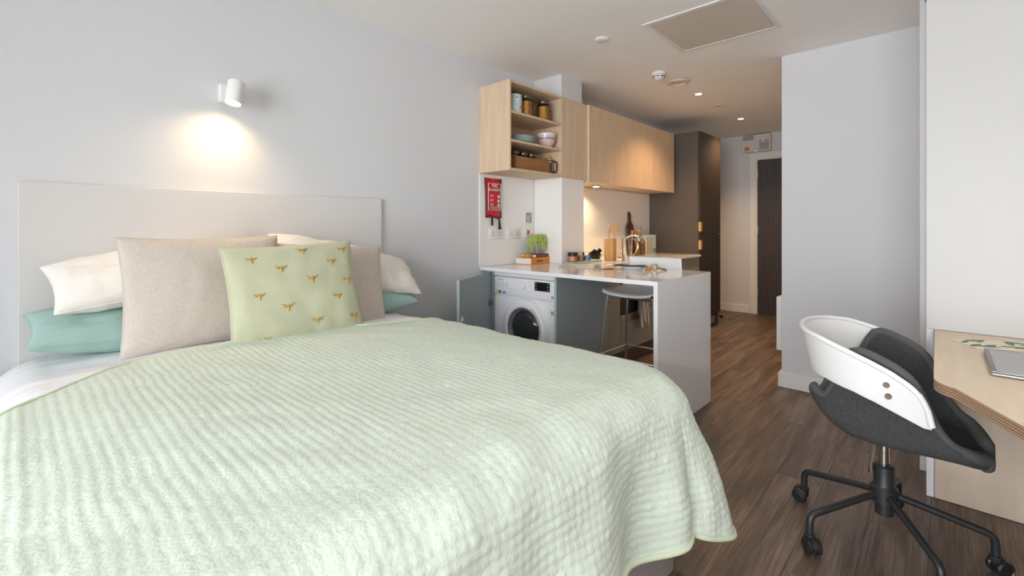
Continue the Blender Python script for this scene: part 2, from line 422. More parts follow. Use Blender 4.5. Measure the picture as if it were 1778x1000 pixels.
dr = struct('door_1', MB().box(XE + 0.02, XE + 0.062, DY0 + 0.004, DY1 - 0.021, 0.001, DZ - 0.018, 0.002), 'door', 'dark grey flush entrance door')
part('door_frame', MB().box(XE - 0.016, XE, DY1 - 0.004, DY1 + 0.07, 0, DZ + 0.072, 0.003).box(XE - 0.016, XE, DY0 - 0.07, DY0 + 0.004, 0, DZ + 0.072, 0.003)
     .box(XE - 0.016, XE, DY0 + 0.0045, DY1 - 0.0045, DZ - 0.002, DZ + 0.072, 0.003).box(XE - 0.008, XE + 0.19, DY1 - 0.022, DY1 - 0.0042, 0, DZ, 0.002)
     .box(XE - 0.008, XE + 0.19, DY0, DY0 + 0.018, 0, DZ, 0.002).box(XE - 0.008, XE + 0.19, DY0 + 0.0185, DY1 - 0.0225, DZ - 0.018, DZ - 0.0025, 0.002), 'trim', dr, label='white door frame')
part('leak_stop_strip', MB().box(XE - 0.004, XE + 0.15, DY0, DY1, -0.009, 0.0008), 'steel', dr)  # strip added to block sky light leaking in under the door
for z in (0.25, 1.10, 1.86):
    part('hinge', MB().lathe([(0.006, 0), (0.006, 0.1)], (XE + 0.016, DY1 - 0.024, z), 10).box(XE + 0.006, XE + 0.018, DY1 - 0.03, DY1 - 0.018, z, z + 0.1), 'steel', dr)

# ------------------------------------------------------------------ ceiling fittings
h = thing('ceiling_hatch', 'square flush access hatch in the ceiling', 'hatch', (2.97, 1.05, HC - 0.006))
hx0, hx1, hy0, hy1 = 2.665, 3.285, 0.738, 1.376
part('hatch_frame', MB().box(hx0, hx1, hy0, hy0 + 0.028, HC - 0.006, HC + 0.004, 0.001).box(hx0, hx1, hy1 - 0.028, hy1, HC - 0.006, HC + 0.004, 0.001)
     .box(hx0, hx0 + 0.028, hy0 + .028, hy1 - .028, HC - 0.006, HC + 0.004, 0.001).box(hx1 - 0.028, hx1, hy0 + .028, hy1 - .028, HC - 0.006, HC + 0.004, 0.001), 'trim', h)
part('hatch_panel', MB().box(hx0 + 0.032, hx1 - 0.032, hy0 + 0.032, hy1 - 0.032, HC - 0.0035, HC + 0.004, 0.001), 'beige_plastic', h)


def disc(name, x, y, prof, m, label, cat, group=None):
    t = thing(name, label, cat, (x, y, HC), 0, group)
    part('body', MB().lathe([(r, -d) for r, d in prof], seg=32), m, t, False)
    return t
t = disc('sensor_disc', 2.685, 1.68, [(0.046, 0.0), (0.046, 0.006), (0.038, 0.012), (0.03, 0.014), (0.0, 0.014)], 'white_enamel', 'flat white round sensor on the ceiling nearest the hatch', 'sensor')
part('centre_dot', MB().lathe([(0.004, -0.0155), (0.004, -0.0135)], seg=10), 'grey_plastic', t, False)
t = thing('smoke_detector', 'white domed smoke detector with dark slots on the ceiling', 'smoke detector', (3.592, 1.705, HC))
part('base', MB().lathe([(0.055, 0), (0.055, -0.016), (0.05, -0.02), (0, -0.02)], seg=32), 'white_plastic', t, False)
part('dome', MB().lathe([(0.045, -0.02), (0.045, -0.034), (0.038, -0.045), (0.03, -0.048), (0.02, -0.058), (0, -0.06)], seg=32), 'white_plastic', t, False)
for k in range(8):
    a = k * PI / 4 + 0.3
    part('slot', MB().box(0.0415, 0.0465, -0.012, 0.012, -0.038, -0.031).xf(Matrix.Rotation(a, 4, 'Z')), 'black', t, False)
t = thing('air_vent', 'round cream extract vent ring beside the smoke detector', 'air vent', (3.912, 1.68, HC))
part('ring', MB().lathe([(0.062, 0), (0.085, 0), (0.095, -0.006), (0.09, -0.016), (0.075, -0.02), (0.066, -0.014), (0.062, 0)], seg=36, cap=False), 'beige_plastic', t, False)
part('cone', MB().lathe([(0.06, -0.003), (0.055, -0.008), (0, -0.012)], seg=36), 'beige_plastic', t, False)
disc('sprinkler_cover', 4.967, 1.706, [(0.043, 0), (0.043, 0.004), (0.036, 0.006), (0, 0.006)], 'beige_plastic', 'small flat round cover plate between the two ceiling downlights', 'cover plate')
WARM = (1.0, 0.62, 0.33)


def downlight(x, y, label, watt, col=WARM):
    t = thing('downlight', label, 'downlight', (x, y, HC), 0, 'recessed ceiling downlights')
    part('bezel', MB().lathe([(0.028, 0.0), (0.045, 0.0), (0.045, -0.003), (0.038, -0.006), (0.028, -0.004), (0.028, 0.0)], seg=28, cap=False), 'trim', t, False)
    part('bulb', MB().lathe([(0.027, 0.0), (0.027, -0.003), (0, -0.005)], seg=20), 'bulb', t, False)
    spot('beam', (x, y, HC - 0.03), (x, y, 0), watt, col, 128, 0.9, 0.03, t)
downlight(4.412, 1.695, 'lit ceiling downlight nearer the smoke detector', 48)
downlight(5.75, 1.722, 'lit ceiling downlight nearer the entrance door', 60)

downlight(1.4, -0.85, 'added unseen fill downlight over the desk', 28, (1.0, 0.93, 0.84))  # invented fill lamp out of view, brightens faces turned from the window
downlight(0.1, -0.85, 'added unseen fill downlight beside the foot of the bed', 13, (1.0, 0.93, 0.84))  # second fill lamp, added out of frame to lift the room's brightness

# ------------------------------------------------------------------ end wall bits, heater, door stop
t = thing('consumer_unit', 'ivory fuse box with stickers above the entrance door', 'fuse box', (XE, 1.84, 2.2))
part('cover', MB().box(XE - 0.085, XE, 1.665, 2.02, 2.205, 2.435, 0.005), 'beige_plastic', t)
part('flap', MB().box(XE - 0.091, XE - 0.084, 1.685, 1.80, 2.225, 2.325, 0.003), 'grey_plastic', t)
part('lock_tab', MB().box(XE - 0.097, XE - 0.084, 1.825, 1.865, 2.195, 2.25, 0.006), 'white_plastic', t)
part('keyhole', MB().lathe([(0.007, -0.1), (0.007, -0.09)], (XE, 1.845, 2.235), 10, 'X'), 'black', t)
part('switch', MB().box(XE - 0.089, XE - 0.083, 1.775, 1.80, 2.335, 2.345), 'black', t)
part('switch', MB().box(XE - 0.089, XE - 0.083, 1.69, 1.735, 2.34, 2.348), 'black', t)
part('sticker', MB().box(XE - 0.0865, XE - 0.084, 1.87, 2.005, 2.365, 2.425), 'print_grey', t)
part('sticker', MB().box(XE - 0.0865, XE - 0.084, 1.925, 1.985, 2.225, 2.275), 'print_red', t)
t = thing('panel_heater', 'low white panel heater on the corridor wall', 'heater', (4.25, YS, 0.25))
part('panel', MB().box(3.93, 4.55, YS + 0.012, YS + 0.05, 0.252, 0.655, 0.004), 'white_plastic', t)
for x in (4.05, 4.4): part('wall_bracket', MB().box(x, x + 0.03, YS, YS + 0.013, 0.3, 0.6), 'steel', t)
part('control_knob', MB().lathe([(0.016, 0.05), (0.016, 0.062), (0.012, 0.066), (0, 0.066)], (4.08, YS, 0.43), 16, 'Y'), 'beige_plastic', t)
t = thing('door_stop', 'small black rubber door stop on the floor by the tall unit', 'door stop', (6.22, 2.10, 0))
part('base_plate', MB().lathe([(0.024, 0), (0.024, 0.006), (0.02, 0.01)], seg=18), 'steel', t, False)
part('rubber_bumper', MB().lathe([(0.022, 0.0105), (0.024, 0.02), (0.024, 0.038), (0.018, 0.046), (0, 0.047)], seg=18), 'black', t, False)

# ================================================================== KITCHEN
T = 0.018
# open shelf unit
t = thing('open_shelf_unit', 'open birch wall shelf unit with three compartments', 'shelf unit', (2.73, 2.44, 1.595))
x0, x1, y0, y1, z0, z1 = 2.41, 3.048, 2.275, 2.597, 1.595, 2.25
part('side_panel', MB().box(x0, x0 + T, y0, y1, z0, z1, 0.0012), 'birch', t)
part('side_panel', MB().box(x1 - T, x1, y0, y1, z0, z1, 0.0012), 'birch', t)
part('top_panel', MB().box(x0 + T, x1 - T, y0, y1, z1 - T, z1, 0.0008), 'birch', t)
part('bottom_panel', MB().box(x0 + T, x1 - T, y0, y1, z0, z0 + T, 0.0008), 'birch', t)
part('back_panel', MB().box(x0 + T, x1 - T, y1 - 0.008, y1, z0 + T, z1 - T), 'birch', t)
SH1, SH2 = 2.03, 1.822
for z in (SH1, SH2): part('shelf', MB().box(x0 + T, x1 - T, y0 + 0.004, y1 - 0.008, z - T, z, 0.0012), 'birch', t)
# filler panel over the column, then three closed units
solo('filler_panel', MB().box(3.049, 3.40, 2.275, 2.300, 1.595, 2.25, 0.0015), 'birch', 'narrow birch filler panel right of the open shelves', 'cabinet panel')
solo('cabinet_end_panel', MB().box(3.401, 3.42, 2.253, 2.597, 1.575, 2.252, 0.0015), 'birch', 'thin birch end panel before the closed wall cabinets', 'cabinet panel')
labs = ['closed birch wall cabinet nearest the open shelves', 'closed birch wall cabinet in the middle of the row', 'closed birch wall cabinet next to the dark tall unit']
for (a, b), lb in zip(((3.421, 4.053), (4.053, 4.60), (4.60, 5.15)), labs):
    t = thing('wall_cabinet', lb, 'cabinet', ((a + b) / 2, 2.43, 1.58), 0, 'closed birch wall cabinets')
    part('body', MB().box(a + 0.001, b - 0.001, 2.276, 2.597, 1.582, 2.25, 0.001), 'birch', t)
    part('door', MB().box(a + 0.0015, b - 0.0015, 2.255, 2.274, 1.578, 2.252, 0.0015), 'birch', t)
t = thing('under_cabinet_light', 'lit round light under the closed wall cabinets', 'light', (3.75, 2.41, 1.567))
part('housing', MB().lathe([(0.034, 0.0), (0.034, 0.014)], seg=24), 'steel', t, False)
part('lens', MB().lathe([(0.028, -0.002), (0.028, 0.0)], seg=24), 'bulb', t, False)
spot('beam', (3.75, 2.41, 1.56), (3.75, 2.45, 0.8), 12, (1, 0.74, 0.45), 140, 0.8, 0.02, t)

# splashback
t = thing('splashback', 'glossy white splashback round the column and behind the worktop', 'splashback', (3.7, 2.59, 0.881))
part('panel', MB().box(2.41, 3.051, 2.587, YW - 0.001, 0.8805, 1.594, 0.001), 'splash', t)
part('panel', MB().box(3.052, 3.063, 2.302, 2.587, 0.8805, 1.594, 0.001), 'splash', t)
part('panel', MB().box(3.052, 3.37, 2.290, 2.3015, 0.8805, 1.594, 0.001), 'splash', t)
part('panel', MB().box(3.359, 3.37, 2.302, 2.587, 0.8805, 1.578, 0.001), 'splash', t)
part('panel', MB().box(3.371, 5.199, 2.587, YW - 0.001, 0.8805, 1.578, 0.001), 'splash', t)

# worktop with waterfall end
ZT = 0.88; ZB = 0.855
sx0, sx1, sy0, sy1 = 4.02, 4.50, 2.08, 2.42
t = thing('kitchen_worktop', 'white quartz L-shaped worktop with a waterfall end', 'worktop', (3.0, 2.0, 0))
part('peninsula_top', MB().prism([(2.41, 1.151), (3.207, 1.151), (3.207, 2.289), (3.051, 2.289), (3.051, 2.586), (2.41, 2.586)], ZB, ZT), 'quartz', t)
part('waterfall_panel', MB().box(2.41, 3.207, 1.151, 1.176, 0.001, ZB - 0.0003, 0.0015), 'quartz', t)
part('sink_run_top', MB().box(3.2075, sx0, 1.97, 2.289, ZB, ZT, 0.0012).box(3.371, sx0, 2.289, 2.586, ZB, ZT).box(sx0, sx1, 1.97, sy0, ZB, ZT).box(sx0, sx1, sy1, 2.586, ZB, ZT)
     .box(sx1, 5.198, 1.97, 2.586, ZB, ZT, 0.0012), 'quartz', t)
t = thing('sink', 'stainless steel inset sink in the worktop', 'sink', (4.26, 2.25, 0.7))
part('basin', MB().box(sx0 + 0.001, sx1 - 0.001, sy0 + 0.001, sy0 + 0.006, 0.70, ZT + 0.001).box(sx0 + 0.001, sx1 - 0.001, sy1 - 0.006, sy1 - 0.001, 0.70, ZT + 0.001)
     .box(sx0 + 0.001, sx0 + 0.006, sy0, sy1, 0.70, ZT + 0.001).box(sx1 - 0.006, sx1 - 0.001, sy0, sy1, 0.70, ZT + 0.001).box(sx0 + 0.001, sx1 - 0.001, sy0, sy1, 0.695, 0.70), 'steel', t)
part('drain', MB().lathe([(0.035, 0.7005), (0.035, 0.703), (0.02, 0.702), (0, 0.702)], (4.26, 2.25, 0), 20), 'chrome', t)
t = thing('kitchen_tap', 'chrome swan-neck kitchen tap behind the stool', 'tap', (4.33, 2.47, ZT))
part('base', MB().lathe([(0.026, 0), (0.026, 0.02), (0.02, 0.03), (0.018, 0.06), (0, 0.06)], seg=20), 'chrome', t, False)
arc = [(0, 0, 0.05), (0, -0.005, 0.10), (0.0, -0.03, 0.155), (0, -0.075, 0.20), (0, -0.13, 0.222), (0, -0.18, 0.215), (0, -0.205, 0.185), (0, -0.208, 0.165)]
part('spout', MB().tube(arc, 0.0125, 12), 'chrome', t, False)
part('lever', MB().tube([(0.02, 0, 0.045), (0.05, 0, 0.05), (0.09, 0, 0.075)], [0.008, 0.006, 0.005], 8), 'chrome', t, False)

# base units
t = thing('washer_housing', 'blue-grey laundry cabinet housing with its door swung open', 'cabinet', (2.75, 2.2, 0))
part('side_panel', MB().box(2.432, 3.07, 1.868, 1.886, 0.001, ZB - 0.001, 0.001), 'sage_grey', t)
part('front_edging', MB().box(2.4295, 2.4318, 1.868, 1.886, 0.001, ZB - 0.001), 'sage_edge', t)
part('side_panel', MB().box(2.45, 3.07, 2.480, 2.498, 0.001, ZB - 0.001, 0.001), 'sage_grey', t)
part('filler_strip', MB().box(2.45, 2.47, 2.499, 2.597, 0.001, ZB - 0.001, 0.001), 'sage_grey', t)
part('top_rail', MB().box(2.455, 2.475, 1.887, 2.479, 0.822, ZB - 0.001, 0.001), 'white_enamel', t)
ang = math.radians(180 + 25)
dm = Matrix.Translation((2.44, 2.492, 0)) @ Matrix.Rotation(ang, 4, 'Z')
dw = 0.575
dd = part('door', MB().box(0.004, dw, -0.018, 0.0, 0.10, 0.842, 0.0012).xf(dm), 'sage_grey', t)
# inner face of the open door is local +y after the swing
part('edging', MB().box(dw, dw + 0.002, -0.018, 0.0, 0.10, 0.842).xf(dm), 'sage_edge', dd)
part('catch_plate', MB().box(0.33, 0.42, -0.012, -0.004, 0.8425, 0.846).xf(dm), 'brass', dd)
part('latch_cup', MB().lathe([(0.030, 0.0), (0.030, 0.003), (0.022, 0.004), (0, 0.004)], seg=20, axis='Y').xf(dm @ Matrix.Translation((0.535, 0, 0.56)) @ Matrix.Diagonal((0.8, 1, 1.5, 1))), 'white_plastic', dd)
part('latch_slot', MB().box(0.527, 0.543, 0.004, 0.006, 0.548, 0.575).xf(dm), 'black', dd)
part('hinge', MB().lathe([(0.028, 0.0), (0.028, 0.006), (0.02, 0.012), (0.01, 0.014), (0, 0.014)], seg=20, axis='Y').xf(dm @ Matrix.Translation((0.035, 0, 0.62))), 'lid', dd)
part('hinge_arm', MB().box(0.0, 0.05, 0.002, 0.016, 0.608, 0.632, 0.003).xf(dm), 'lid', dd)

# washing machine
t = thing('washing_machine', 'white built-in washing machine under the worktop', 'washing machine', (2.75, 2.18, 0.0))
wy0, wy1, wx = 1.889, 2.477, 2.462
body = part('body', MB().box(wx + 0.012, 3.0, wy0, wy1, 0.012, 0.818, 0.004), 'white_enamel', t)
part('foot', MB().lathe([(0.02, 0.0), (0.02, 0.0125)], (2.55, wy0 + 0.08, 0), 12), 'black', t)
part('foot', MB().lathe([(0.02, 0.0), (0.02, 0.0125)], (2.55, wy1 - 0.08, 0), 12), 'black', t)
fp = part('front_panel', MB().box(wx + 0.002, wx + 0.012, wy0 + 0.001, wy1 - 0.001, 0.02, 0.676, 0.003), 'white_enamel', t)
part('front_strip', MB().box(wx - 0.002, wx + 0.003, wy0 + 0.002, wy0 + 0.062, 0.02, 0.672, 0.002), 'white_enamel', t)
part('front_strip', MB().box(wx - 0.002, wx + 0.003, wy1 - 0.055, wy1 - 0.002, 0.02, 0.672, 0.002), 'white_enamel', t)
cp = part('control_panel', MB().box(wx - 0.006, wx + 0.012, wy0 + 0.001, wy1 - 0.001, 0.684, 0.815, 0.005, 2), 'white_enamel', t)
part('detergent_drawer', MB().box(wx - 0.010, wx - 0.005, 2.265, 2.445, 0.735, 0.806, 0.002), 'white_enamel', cp)
part('recess_panel', MB().box(wx - 0.0085, wx - 0.005, 1.915, 2.255, 0.73, 0.806, 0.002), 'white_plastic', cp)
part('dial', MB().lathe([(0.024, 0.0), (0.024, -0.012), (0.021, -0.018), (0, -0.019)], (wx - 0.008, 2.175, 0.768), 24, 'X'), 'white_plastic', cp)
part('indicator', MB().lathe([(0.004, 0.0), (0.004, -0.002)], (wx - 0.008, 2.115, 0.768), 10, 'X'), 'grey_plastic', cp)
dsp = part('display', MB().box(wx - 0.011, wx - 0.008, 1.94, 2.075, 0.742, 0.803, 0.001), 'black_gloss', cp)
for yy in (2.055, 1.949):
    for zz in (0.75, 0.77, 0.79): part('display_button', MB().box(wx - 0.0118, wx - 0.0108, yy, yy + 0.011, zz, zz + 0.006), 'grey_plastic', dsp)
part('lettering', text_mb('Hotpoint', 0.017).xf(Matrix.Translation((wx - 0.0108, 2.408, 0.794)) @ FACE_X), 'print_grey', cp)
mbp = MB()
for yy in (2.425, 2.385, 2.345):
    for k in range(4): mbp.box(wx - 0.0112, wx - 0.010, yy - 0.013, yy + 0.009 - 0.003 * (k % 2), 0.747 + k * 0.009, 0.7495 + k * 0.009)
part('printed_legend', mbp, 'print_grey', cp)
part('sticker', MB().box(wx - 0.0075, wx - 0.0055, 2.425, 2.45, 0.692, 0.712), 'print_green', cp)
part('sticker', MB().box(wx - 0.0075, wx - 0.0055, 2.41, 2.424, 0.692, 0.712), 'black', cp)
part('sticker', MB().box(wx - 0.0075, wx - 0.0055, 2.355, 2.395, 0.692, 0.707), 'print_blue', cp)
part('sticker', MB().box(wx - 0.0075, wx - 0.0055, 1.91, 1.93, 0.698, 0.716), 'print_grey', cp)
cy, cz = 2.165, 0.462
pd = part('porthole_door', MB().lathe([(0.152, 0.004), (0.152, -0.03), (0.16, -0.036), (0.185, -0.034), (0.208, -0.022), (0.214, 0.0), (0.214, 0.004)], (wx, cy, cz), 48, 'X', cap=False), 'white_enamel', t)
part('door_seal', MB().lathe([(0.152, -0.03), (0.146, -0.033), (0.128, -0.012), (0.118, 0.0), (0.118, 0.002), (0.152, 0.0)], (wx, cy, cz), 48, 'X', cap=False), 'dark_rubber', pd)
part('door_glass', MB().lathe([(0.128, -0.006), (0.112, -0.022), (0.08, -0.032), (0.04, -0.036), (0, -0.037)], (wx, cy, cz), 40, 'X', cap=False), 'washer_glass', pd)
gv = []
for k in range(14):
    a = math.radians(-40 + k * 80 / 13); gv.append((cy - 0.19 * math.cos(a + 0.35), cz + 0.19 * math.sin(a + 0.35)))
part('door_handle', MB().tube([(wx - 0.036, p, q) for p, q in gv], 0.019, 10), 'white_plastic', pd)
part('door_hinge', MB().box(wx - 0.034, wx, cy + 0.145, cy + 0.20, cz - 0.09, cz - 0.06, 0.004), 'white_enamel', pd)
part('lock_button', MB().lathe([(0.022, 0.0), (0.022, -0.005), (0, -0.006)], (wx - 0.002, 1.921, 0.602), 20, 'X'), 'white_plastic', t)
part('sticker', MB().box(wx - 0.0085, wx - 0.0075, 1.909, 1.933, 0.59, 0.615), 'print_grey', t)

# sink run base units behind the stool
t = thing('corner_base_unit', 'grey-green corner base unit beside the oven', 'cabinet', (3.28, 2.3, 0))
part('front_panel', MB().box(3.072, 3.468, 1.988, 2.006, 0.13, ZB - 0.001, 0.001), 'olive_grey', t)
part('body', MB().box(3.072, 3.06 + 0.40, 2.007, 2.28, 0.13, ZB - 0.002), 'olive_grey', t)
part('plinth', MB().box(3.072, 3.468, 2.04, 2.06, 0.001, 0.13), 'dark_unit', t)
t = thing('oven_unit', 'built-in black oven with a steel lower trim', 'oven', (3.77, 2.25, 0))
part('body', MB().box(3.472, 4.068, 2.012, 2.55, 0.13, 0.69), 'dark_unit', t)
part('oven_door', MB().box(3.474, 4.066, 1.988, 2.010, 0.442, 0.735, 0.002), 'oven_black', t)
part('control_fascia', MB().box(3.474, 4.066, 1.988, 2.010, 0.738, ZB - 0.003, 0.002), 'oven_black', t)
part('steel_trim', MB().box(3.474, 4.066, 1.986, 2.010, 0.372, 0.438, 0.002), 'steel', t)
part('handle', MB().tube([(3.52, 1.95, 0.70), (4.02, 1.95, 0.70)], 0.008, 10).tube([(3.56, 1.95, 0.70), (3.56, 1.989, 0.70)], 0.006, 8).tube([(3.98, 1.95, 0.70), (3.98, 1.989, 0.70)], 0.006, 8), 'steel', t)
for k in range(4): part('knob', MB().lathe([(0.018, 0.0), (0.018, -0.016), (0, -0.017)], (3.58 + k * 0.125, 1.988, 0.79), 16, 'Y'), 'steel', t)
part('drawer_front', MB().box(3.474, 4.066, 1.988, 2.006, 0.132, 0.368, 0.001), 'olive_grey', t)
part('plinth', MB().box(3.472, 4.068, 2.04, 2.06, 0.001, 0.13), 'dark_unit', t)
t = thing('sink_base_unit', 'grey-green base cabinets under the sink', 'cabinet', (4.63, 2.25, 0))
part('body', MB().box(4.072, 5.196, 2.010, 2.03, 0.13, ZB - 0.002), 'olive_grey', t)
for a, b in ((4.072, 4.634), (4.637, 5.196)): part('door', MB().box(a, b, 1.988, 2.006, 0.132, ZB - 0.004, 0.001), 'olive_grey', t)
part('plinth', MB().box(4.072, 5.196, 2.04, 2.06, 0.001, 0.13), 'dark_unit', t)

# tall unit
t = thing('tall_fridge_unit', 'tall dark umber fridge housing at the end of the kitchen', 'tall cabinet', (5.52, 2.3, 0))
part('side_panel', MB().box(5.2, 5.219, 2.004, YW - 0.001, 0.001, 2.262, 0.001), 'dark_unit', t)
part('side_panel', MB().box(5.825, 5.844, 2.004, YW - 0.001, 0.001, 2.262, 0.001), 'dark_unit', t)
part('body', MB().box(5.22, 5.824, 2.012, YW - 0.002, 0.16, 2.255), 'dark_unit', t)
for a, b, hz in ((0.165, 1.100, 0.985), (1.106, 2.26, 1.19)):
    d_ = part('door', MB().box(5.203, 5.841, 1.981, 2.002, a, b, 0.0015), 'dark_front', t)
    part('handle', MB().box(5.2015, 5.245, 1.970, 1.9805, hz - 0.052, hz + 0.052, 0.002).box(5.199, 5.2025, 1.970, 2.0, hz - 0.052, hz + 0.052, 0.001), 'brass', d_)
part('plinth', MB().box(5.22, 5.824, 2.03, 2.05, 0.001, 0.16), 'dark_unit', t)
gr = part('vent_grille', MB().box(5.25, 5.79, 2.024, 2.0299, 0.03, 0.13, 0.001), 'black', t)
for k in range(18): part('grille_slat', MB().box(5.27 + k * 0.028, 5.284 + k * 0.028, 2.020, 2.0238, 0.04, 0.12), 'grey_plastic', gr)

# ------------------------------------------------------------------ bar stool
t = thing('bar_stool', 'white bar stool with chrome legs under the worktop', 'stool', (2.99, 1.56, 0))
def seat_fn(u, v):
    # u across (local y), v from front to back then up the backrest
    c = (u - 0.5) * 2
    if v < 0.68:
        q = v / 0.68; lx = -0.205 + 0.40 * q; z = 0.728 - 0.018 * math.sin(q * PI) + (0.02 * (1 - q / 0.15) ** 2 * -1 if q < 0.15 else 0)
        w = 0.215 * (1 - 0.16 * (1 - min(1, q / 0.3)) ** 2)
    else:
        q = (v - 0.68) / 0.32; a = min(1, q / 0.35) * 1.42
        lx = 0.195 + 0.055 * math.sin(a) + 0.012 * max(0, q - 0.35) ; z = 0.728 + 0.055 * (1 - math.cos(a)) + max(0, q - 0.35) / 0.65 * 0.185
        w = 0.215 * (1 - 0.05 * q)
    z += 0.022 * abs(c) ** 3 * (1 if v < 0.68 else max(0, 1 - q * 3))
    lx -= 0.03 * abs(c) ** 2.5 * (0 if v < 0.68 else q)
    return (lx, c * w, z)
so = part('seat_shell', MB().grid(seat_fn, 25, 41), 'white_plastic', t, False, smooth=1.2)
m = so.modifiers.new('thickness', 'SOLIDIFY'); m.thickness = 0.011; m.offset = -1
tops = [(-0.15, 0.17), (0.13, 0.17), (0.13, -0.17), (-0.15, -0.17)]; feet = [(-0.205, 0.245), (0.235, 0.245), (0.235, -0.245), (-0.205, -0.245)]
def leg_at(i, z): q = (0.70 - z) / 0.70; return (tops[i][0] + (feet[i][0] - tops[i][0]) * q, tops[i][1] + (feet[i][1] - tops[i][1]) * q, z)
for i in range(4):
    lg = part('leg', MB().tube([leg_at(i, 0.715 if i in (0, 3) else 0.705), leg_at(i, 0.004)], 0.0085, 10), 'chrome', t, False)
    part('foot_cap', MB().lathe([(0.011, 0), (0.011, 0.012)], (feet[i][0], feet[i][1], 0), 10), 'black', lg, False)
for i in range(4): part('footrest', MB().tube([leg_at(i, 0.285), leg_at((i + 1) % 4, 0.285)], 0.0075, 8), 'chrome', t, False)
part('seat_frame', MB().tube([leg_at(i, 0.698) for i in range(4)], 0.008, 8, True), 'chrome', t, False)

# tea towel on the oven handle
def towel_fn(u, v):
    x = 3.712 + 0.19 * u * (1 - 0.10 * v); z = 0.712 - 0.40 * v - 0.02 * math.sin(u * 9)
    return (x, 1.936 - 0.012 * math.sin(u * 21 + v * 3) - 0.004 * v, z)
def towel_back(u, v):
    x = 3.735 + 0.16 * u; return (x, 1.964 + 0.004 * math.sin(u * 15), 0.712 - 0.30 * v)
mbt = MB().grid(towel_fn, 33, 24).grid(towel_back, 17, 12).grid(lambda u, v: (3.712 + 0.19 * u, 1.936 + 0.028 * v - (1 - v) * 0.012 * math.sin(u * 21), 0.712 + 0.003 * math.sin(PI * v) - (1 - v) * 0.02 * math.sin(u * 9)), 33, 6)
to = solo('tea_towel', mbt, 'towel', 'striped beige tea towel hanging on the oven handle', 'tea towel', smooth=1.2)
m = to.modifiers.new('thickness', 'SOLIDIFY'); m.thickness = 0.004; m.offset = 0

# ------------------------------------------------------------------ splashback fittings
t = thing('fire_blanket', 'red fire blanket pouch hanging on the white splashback', 'fire blanket', (2.545, 2.585, 1.24))
def pouch(u, v):
    s = math.sin(PI * u) ** 0.5 * math.sin(PI * min(1, v * 1.0)) ** 0.4 if 0 < u < 1 and 0 < v < 1 else 0
    x = 2.457 + 0.176 * u + 0.010 * math.sin(v * PI) * (0.5 - u) + 0.012 * v * (1 - u)
    return (x, 2.585 - 0.028 * s * (0.55 + 0.45 * v), 1.566 - 0.31 * v)
def pouch_back(u, v):
    a = pouch(u, v); return (a[0], 2.586, a[2])
pch = part('pouch', MB().grid(pouch, 17, 25).grid(pouch_back, 17, 25), 'red', t, smooth=1.0)
for e in (0, 1): part('binding', MB().tube([(pouch(e, k / 12)[0], 2.580, pouch(e, k / 12)[2]) for k in range(13)], 0.005, 8), 'black', t)
part('hanging_eyelet', MB().lathe([(0.004, -0.003), (0.008, -0.003), (0.008, 0.0), (0.004, 0.0), (0.004, -0.003)], (2.545, 2.578, 1.552), 14, 'Y', cap=False), 'steel', t)
part('pull_tape', MB().box(2.512, 2.534, 2.566, 2.570, 1.195, 1.262, 0.001), 'black', t)
part('pull_tape', MB().prism([(2.598, 1.262), (2.608, 1.262), (2.626, 1.165), (2.596, 1.165)], 2.568, 2.572, 'Y'), 'black', t)
part('pull_cord', MB().tube([(2.47, 2.575, 1.262), (2.50, 2.566, 1.275), (2.54, 2.563, 1.262), (2.58, 2.566, 1.248), (2.62, 2.575, 1.258)], 0.004, 8), 'black', t)
for body_, sz, zz in (('FIRE', 0.036, 1.505), ('BLANKET', 0.030, 1.474)):
    part('lettering', text_mb(body_, sz).xf(Matrix.Translation((2.548, 2.5645, zz)) @ FACE_Y), 'print_white', pch)
fr = MB()
for a, b, c, d in ((2.478, 2.481, 1.315, 1.525), (2.613, 2.616, 1.315, 1.525), (2.478, 2.616, 1.522, 1.525), (2.478, 2.616, 1.315, 1.318)): fr.box(a, b, 2.562, 2.5655, c, d)
for k in range(3):
    for j in range(3): fr.box(2.498, 2.535 - 0.006 * j, 2.560, 2.5628, 1.432 - k * 0.034 - j * 0.007, 1.4345 - k * 0.034 - j * 0.007)
    fr.box(2.578, 2.597, 2.560, 2.5628, 1.412 - k * 0.034, 1.432 - k * 0.034)
part('printed_panel', fr, 'print_white', pch)
part('printed_strip', MB().box(2.495, 2.60, 2.558, 2.5605, 1.325, 1.343), 'print_grey', pch)


def faceplate(name, x0, x1, z0, z1, label, cat, group=None):
    t = thing(name, label, cat, ((x0 + x1) / 2, 2.587, z0), 0, group)
    part('faceplate', MB().box(x0, x1, 2.578, 2.5868, z0, z1, 0.003, 2), 'white_plastic', t); return t
for x0_, lb in ((2.507, 'white double wall socket below the fire blanket'), (2.712, 'white double wall socket between the fire blanket and the red switch')):
    t = faceplate('wall_socket', x0_, x0_ + 0.146, 1.089, 1.178, lb, 'socket', 'double wall sockets')
    for s in (0.036, 0.110):
        part('pin_hole', MB().box(x0_ + s - 0.003, x0_ + s + 0.003, 2.5765, 2.5785, 1.136, 1.146), 'black', t)
        for q in (-1, 1): part('pin_hole', MB().box(x0_ + s + q * 0.011 - 0.004, x0_ + s + q * 0.011 + 0.004, 2.5765, 2.5785, 1.118, 1.123), 'black', t)
    for s in (0.066, 0.080): part('rocker', MB().box(x0_ + s - 0.005, x0_ + s + 0.005, 2.574, 2.5785, 1.145, 1.163, 0.001), 'white_plastic', t)
t = faceplate('isolator_switch', 2.912, 2.998, 1.092, 1.178, 'white wall switch with a red rocker above the plant', 'switch')
part('rocker', MB().box(2.948, 2.972, 2.573, 2.5785, 1.122, 1.158, 0.002), 'red', t, label='red rocker')
